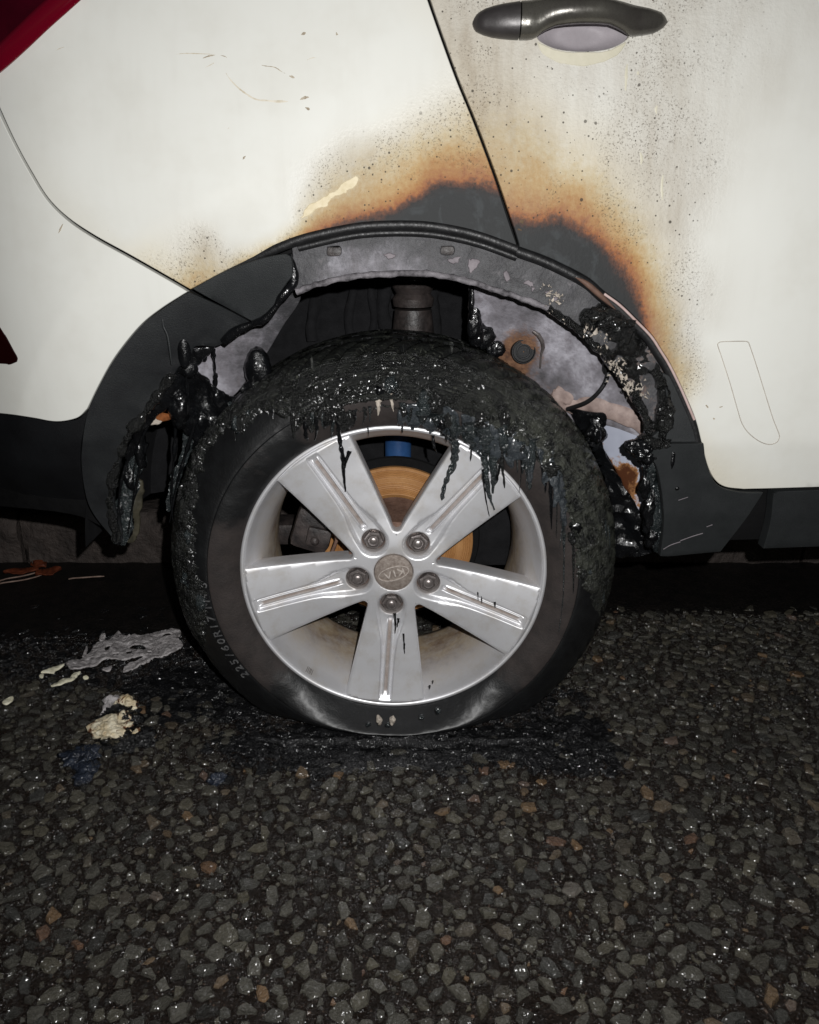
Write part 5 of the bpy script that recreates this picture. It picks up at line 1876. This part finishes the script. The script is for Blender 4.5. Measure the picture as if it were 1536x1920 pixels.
verts, dust = [], []
for i in range(NS):
    th = 2 * math.pi * i / NS
    for r, y in prof:
        rr = r - tread_cut(r, y, math.degrees(th))
        r2, y2 = squash(rr, y, th)
        wv = 0.0012 * fr(r2 * math.cos(th), y2, r2 * math.sin(th), 18, 3)
        verts.append((r2 * math.cos(th), y2 + wv, r2 * math.sin(th)))
        dust.append((float(np.interp(math.degrees(th), [0, 20, 60, 75, 100, 115, 125, 150, 165, 175, 210, 225, 240, 300, 312, 325, 360], [1, .9, .55, .8, .9, .7, .3, .25, .6, 1, .8, .4, -.1, -.1, .35, .8, 1])) if r < 0.2745 else -0.6) if y < 0.05 else -0.6)
faces = []
for i in range(NS):
    j = (i + 1) % NS
    for q in range(NP - 1):
        faces.append((i * NP + q, j * NP + q, j * NP + q + 1, i * NP + q + 1))
tyre = link('tyre', verts, faces, TYRE, wheel, True, 50, {'dust': dust})
tyre['label'] = 'flat black tyre with a dusty brown inner sidewall'


def side_y(r):
    return float(np.interp(r, [p[0] for p in raw[:18]], [p[1] for p in raw[:18]]))


# raised sidewall lettering
dg = bpy.context.evaluated_depsgraph_get
verts, faces = [], []


def letters(text, th_start, th_end, r0, size):
    n = len(text)
    for i, chx in enumerate(text):
        cu = bpy.data.curves.new('glyph', 'FONT')
        cu.body = chx
        cu.size = size
        cu.align_x = 'CENTER'
        cu.resolution_u = 2
        tmp = bpy.data.objects.new('glyph', cu)
        col.objects.link(tmp)
        me = bpy.data.meshes.new_from_object(tmp.evaluated_get(dg()))
        bpy.data.objects.remove(tmp)
        th = R(th_start + (th_end - th_start) * i / max(1, n - 1))
        s = len(verts)
        nv = len(me.vertices)
        for lay in (0, 1):
            for v in me.vertices:
                r = r0 + v.co.y
                a = th - v.co.x / r0          # clockwise reading, tops outwards
                verts.append((r * math.cos(a), side_y(r) + (-0.0018 if lay == 0 else 0.001), r * math.sin(a)))
        fl = [tuple(p.vertices) for p in me.polygons]
        cnt = {}
        for f in fl:
            faces.append(tuple(s + q for q in f))
            for q in range(len(f)):
                e = (f[q], f[(q + 1) % len(f)])
                if (e[1], e[0]) in cnt:
                    del cnt[(e[1], e[0])]
                else:
                    cnt[e] = 1
        for a, b in cnt:
            faces.append((s + a, s + b, s + nv + b, s + nv + a))
        bpy.data.meshes.remove(me)
        bpy.data.curves.remove(cu)


letters('225/60R17', 215.0, 193.5, 0.2775, 0.020)
letters('M+S', 188.5, 182.0, 0.2775, 0.020)
LETTER = simple('wet_raised_rubber', lin(60, 60, 62), lin(104, 104, 104), 140, (0.14, 0.3), 0.0015, 260, 0.5)
link('sidewall_lettering', verts, faces, LETTER, wheel, False)

# burnt crust over the upper half of the tyre
E_TH = [-16, -8, 0, 5, 13, 21, 31, 42, 49, 60, 68, 78, 90, 100, 107, 114, 121, 132, 145, 160, 175, 184, 196, 205]
E_R = [.335, .300, .276, .268, .266, .274, .277, .276, .270, .262, .246, .252, .262, .256, .252, .270, .287, .312, .326, .306, .290, .282, .296, .325]
s_out = [i for i in range(NP) if prof[i][1] < 0.10]
r_mono = np.maximum.accumulate(prof[:, 0][:max(s_out) + 1])


def s_of_r(r):
    return float(np.interp(r, r_mono, np.arange(len(r_mono))))


def prof_at(s):
    i = int(min(max(s, 0), NP - 1.001))
    f = s - i
    return prof[i] + (prof[i + 1] - prof[i]) * f


dirs = np.gradient(prof, axis=0)
verts, faces, pu, ps, tread, ash = [], [], [], [], [], []
NT, NQ = 720, 64
s_end = NP - 22
for i in range(NT + 1):
    deg = -16 + 221 * i / NT
    th = R(deg)
    er = float(np.interp(deg, E_TH, E_R))
    er += 0.010 * fr(math.cos(th) * 2, math.sin(th) * 2, 0.3, 7, 5) + 0.004 * fr(math.cos(th), math.sin(th), 1.3, 60, 3)
    er = max(er, 0.2335)
    s0 = s_of_r(er)
    endf = float(sstep(-14, 12, deg) * (1 - sstep(196, 205, deg)))
    for q in range(NQ):
        t = q / (NQ - 1)
        s = s0 + (s_end - s0) * t
        p = prof_at(s)
        d = dirs[int(min(max(round(s), 0), NP - 1))]
        L = math.hypot(*d) + 1e-9
        nr, ny = -d[1] / L, d[0] / L
        if ny > 0 and p[1] < 0.03:
            nr, ny = -nr, -ny
        if nr < 0:
            nr, ny = -nr, -ny
        x, z = p[0] * math.cos(th), p[0] * math.sin(th)
        tc = math.exp(-((t - 0.12) / 0.2) ** 2)
        hgt = 0.0012 + 0.0042 * tc + (0.0008 + 0.0036 * tc) * fr(x, p[1], z, 20, 4) + (0.0004 + 0.004 * tc) * abs(fr(x * 1.2, p[1], z, 60, 4))
        hgt = max(hgt, 0.0008) * endf
        ash.append(float(np.interp(deg, [-5, 8, 30, 50, 62, 75], [.5, .9, 1, .9, .35, .1]))); pu.append(th * 0.31); ps.append(s * 0.004); tread.append(float(sstep(.42, .55, t)))
        if t < 0.06:
            hgt = -0.0015 + (hgt + 0.0015) * (t / 0.06) ** 0.6
        if t > 0.96:
            hgt = -0.001
        # the split flap hanging over the rim
        rr, yy = p[0] + nr * hgt - 0.85 * tread_cut(p[0], p[1], deg % 360), p[1] + ny * hgt
        verts.append((rr * math.cos(th), yy, rr * math.sin(th)))
for i in range(NT):
    for q in range(NQ - 1):
        faces.append((i * NQ + q, (i + 1) * NQ + q, (i + 1) * NQ + q + 1, i * NQ + q + 1))
crust = link('burnt_crust', verts, faces, CRUST, wheel, True, None, {'pu': pu, 'ps': ps, 'tread': tread, 'ash': ash})
crust['label'] = 'black charred crust of melted rubber over the top of the tyre'

# drips and icicles of melted rubber
def wsurf(px, py, off=0.0):
    """point on the face of the wheel (tyre wall or rim) seen at a photo pixel, in wheel coordinates"""
    Y = -0.01
    for _ in range(8):
        p = at(px, py, Y)
        r = math.hypot(p[0], p[2] - ZC)
        Y = side_y(r) if r > 0.2275 else (-0.0005 if r > 0.2 else 0.003)
    p = at(px, py, Y - off)
    return np.array([p[0], p[1], p[2] - ZC])


rg = random.Random(9)
DRIPS = [
    ([(575, 772), (572, 792), (574, 815), (577, 826)], 9, GOO), ([(592, 782), (594, 806), (590, 828)], 6, GOO), ([(555, 770), (552, 800), (551, 822)], 10, CHAR), ([(612, 790), (608, 805)], 8, GOO),
    ([(634, 778), (636, 812), (642, 850), (645, 890), (648, 922)], 8, GOO), ([(656, 845), (650, 862), (646, 880)], 6, GOO), ([(624, 780), (622, 812)], 5, GOO), ([(662, 772), (660, 784)], 7, CHAR),
    ([(694, 762), (694, 792)], 4, GOO_GREY), ([(711, 745), (710, 762), (709, 779)], 8, PALE), ([(734, 738), (735, 758), (738, 772)], 5, PALE),
    ([(754, 768), (755, 790), (754, 812)], 6, GOO), ([(768, 772), (766, 796)], 8, GOO_GREY), ([(792, 770), (794, 796)], 20, GOO_GREY), ([(820, 775), (822, 800)], 20, GOO_GREY),
    ([(846, 778), (852, 810), (854, 840), (852, 866), (842, 890), (833, 912), (829, 938)], 13, GOO_GREY), ([(812, 815), (814, 835), (820, 850)], 6, GOO), ([(828, 812), (846, 822), (856, 836)], 10, GOO),
    ([(880, 790), (884, 820), (890, 845)], 24, GOO_GREY), ([(905, 800), (912, 830), (918, 855)], 22, GOO_GREY),
    ([(908, 842), (910, 870), (913, 900), (918, 930), (927, 956)], 11, GOO_GREY), ([(926, 856), (926, 890), (924, 925)], 13, GOO_GREY), ([(934, 870), (932, 905)], 7, GOO),
    ([(905, 880), (909, 920), (914, 950), (918, 968)], 3, GOO), ([(940, 800), (944, 830), (948, 850)], 18, GOO_GREY), ([(966, 815), (970, 845), (968, 866)], 8, GOO_GREY), ([(980, 830), (982, 860), (980, 888)], 9, GOO_GREY),
    ([(998, 822), (998, 860), (996, 890), (993, 918)], 11, GOO_GREY), ([(1018, 826), (1018, 855), (1017, 884)], 3, GOO_GREY), ([(1034, 842), (1034, 875), (1031, 905)], 7, GOO_GREY), ([(1048, 870), (1048, 900), (1047, 930)], 5, GOO_GREY),
    ([(1061, 905), (1060, 960), (1058, 1040), (1056, 1120), (1048, 1185)], 3, GOO_GREY), ([(1024, 905), (1022, 925)], 4, GOO), ([(690, 800), (692, 820)], 2, GOO),
    ([(513, 760), (512, 785)], 5, GOO), ([(440, 802), (441, 828)], 3, GOO), ([(740, 1150), (742, 1170), (741, 1188)], 4, GOO), ([(757, 1188), (758, 1208), (759, 1226)], 4, GOO), ([(748, 1160), (745, 1176)], 4, GOO),
    ([(896, 1110), (897, 1126)], 2, GOO), ([(903, 1118), (904, 1132)], 2, GOO), ([(928, 1128), (929, 1140)], 3, GOO), ([(806, 1285), (806, 1292)], 4, GOO), ([(812, 1276), (812, 1282)], 4, GOO)]
for k in range(46):
    px = rg.choice((rg.uniform(880, 1075), rg.uniform(940, 1075), rg.uniform(560, 700), rg.uniform(750, 870)))
    deg_ = math.degrees(math.acos(max(-1, min(1, (px - 738) / 1.257 / 275))))
    er = float(np.interp(deg_, E_TH, E_R)) + 0.008
    zz = math.sqrt(max(0.0, er ** 2 - ((px - 738) / 1257) ** 2))
    p_ = proj(0.0 + (px - 738) / 1257, -0.02, ZC + zz)
    L = rg.uniform(18, 60) * (1.7 if px > 880 else 0.8)
    DRIPS.append(([(px, p_[1]), (px + rg.uniform(-2, 2), p_[1] + L * 0.5), (px + rg.uniform(-4, 3), p_[1] + L)], rg.uniform(2, 7), rg.choice((GOO_GREY, GOO_GREY, GOO, CHAR))))
for k, (pts, w, m_) in enumerate(DRIPS):
    q = spline(pts, n=5) if len(pts) > 2 else [np.array(pts[0]) + (np.array(pts[1]) - np.array(pts[0])) * t for t in np.linspace(0, 1, 7)]
    n = len(q)
    rad = [w / 2 / 1240 * (1.15 - 0.75 * (i / (n - 1)) ** 1.3) * rg.uniform(0.75, 1.3) for i in range(n)]
    rad[-1] *= 0.5
    tube('drip', [wsurf(p[0], p[1], 0.004 if p[1] < 900 else 0.002) for p in q], rad, m_, wheel, 9, True, 0.7, 0.7, 150, k * 1.7)
# sheets of melted rubber hanging over the upper wall
FLAP = make_char('hanging_melted_rubber', lin(30, 34, 38), lin(58, 63, 67), lin(110, 116, 118), 0.4, 170, 0.003, 0.15, 0.4, 70, 0.006)
wall = lambda x, z: np.array([side_y(v) if v > 0.2275 else 0.0 for v in np.atleast_1d(np.hypot(x, np.asarray(z) - ZC))]).reshape(np.shape(x))
for k, pts in enumerate(([(748, 768), (775, 758), (815, 760), (856, 772), (860, 800), (852, 832), (838, 822), (824, 806), (806, 812), (790, 796), (774, 806), (760, 792), (750, 798)],
                         [(866, 776), (905, 786), (950, 806), (1000, 828), (1004, 860), (992, 906), (984, 868), (966, 862), (958, 880), (944, 852), (930, 866), (914, 846), (900, 858), (884, 836), (872, 820)],
                         [(1006, 836), (1034, 860), (1056, 900), (1064, 950), (1058, 990), (1050, 940), (1040, 950), (1034, 900), (1022, 912), (1016, 872)],
                         [(545, 762), (590, 760), (640, 764), (648, 790), (640, 806), (628, 786), (612, 800), (598, 786), (586, 812), (572, 790), (556, 806), (546, 786)])):
    fp = panel('melted_flap', [pts + [pts[0]]], FLAP if k != 3 else CHAR, wheel, -0.005, 0.004, 0.003, surf=wall, disp=lambda x, z: np.array([0.006 * fr(a * 1.5, k * 2.0, b * 0.5, 45, 4) for a, b in zip(x, z)]), jag=0.003, sharp=80)
    fp.location = (0, 0, -ZC)
# long runs down the tread on the right
for k, (px, y0, y1, w) in enumerate(((1095, 985, 1100, 4), (1109, 990, 1128, 4), (1122, 995, 1135, 5), (1134, 975, 1130, 5), (1141, 985, 1080, 3), (1083, 985, 1040, 4), (1075, 940, 1010, 3))):
    q = [at(px + 2 * math.sin(t * 5), y0 + (y1 - y0) * t, -0.002 + 0.004 * k) for t in np.linspace(0, 1, 12)]
    tube('drip', [np.array([p[0], p[1], p[2] - ZC]) for p in q], [w / 2 / 1240 * rg.uniform(.7, 1.3) for _ in q], GOO_GREY, wheel, 8, True, 0.8, 0.5, 120, k)
# ragged blobs along the crust edge
for k in range(46):
    deg = rg.uniform(-5, 190)
    er = float(np.interp(deg, E_TH, E_R)) + rg.uniform(-0.004, 0.03)
    th = R(deg)
    s_ = rg.uniform(0.003, 0.010)
    lump('melted_blob', (er * math.cos(th), side_y(er) - 0.004, er * math.sin(th)), (s_, 0.004, s_ * rg.uniform(0.8, 1.8)), rg.choice((GOO, CHAR, CHAR, GOO_GREY)), wheel, k * .77, 0.6, 130, 3)
# pale burnt cord ends at the foot of the tyre
for k, (px, py) in enumerate(((712, 1352), (737, 1350), (822, 1334), (728, 1360), (690, 1358), (790, 1345))):
    c = at(px, py, -0.052)
    lump('burnt_cord', (c[0], c[1], c[2] - ZC), (.004, .004, .008 if k < 2 else .004), PALE if k in (0, 1) else GOO_GREY, wheel, k * 2.7, 0.7, 150, 3)
fx = np.linspace(-0.215, 0.215, 60)
tube('melted_foot', [(x, -0.058 + 0.10 * abs(x) ** 1.5 + 0.006 * fr(x, 0, 0.3, 20, 3), 0.010 + 0.05 * max(0, abs(x) - 0.17) - ZC + 0.004 * fr(x, 1, .2, 30, 3)) for x in fx],
     [0.010 * (0.35 + 0.65 * math.cos(x / 0.215 * 1.4)) for x in fx], CHAR_GROUND, wheel, 12, True, 0.8, 0.7, 60)
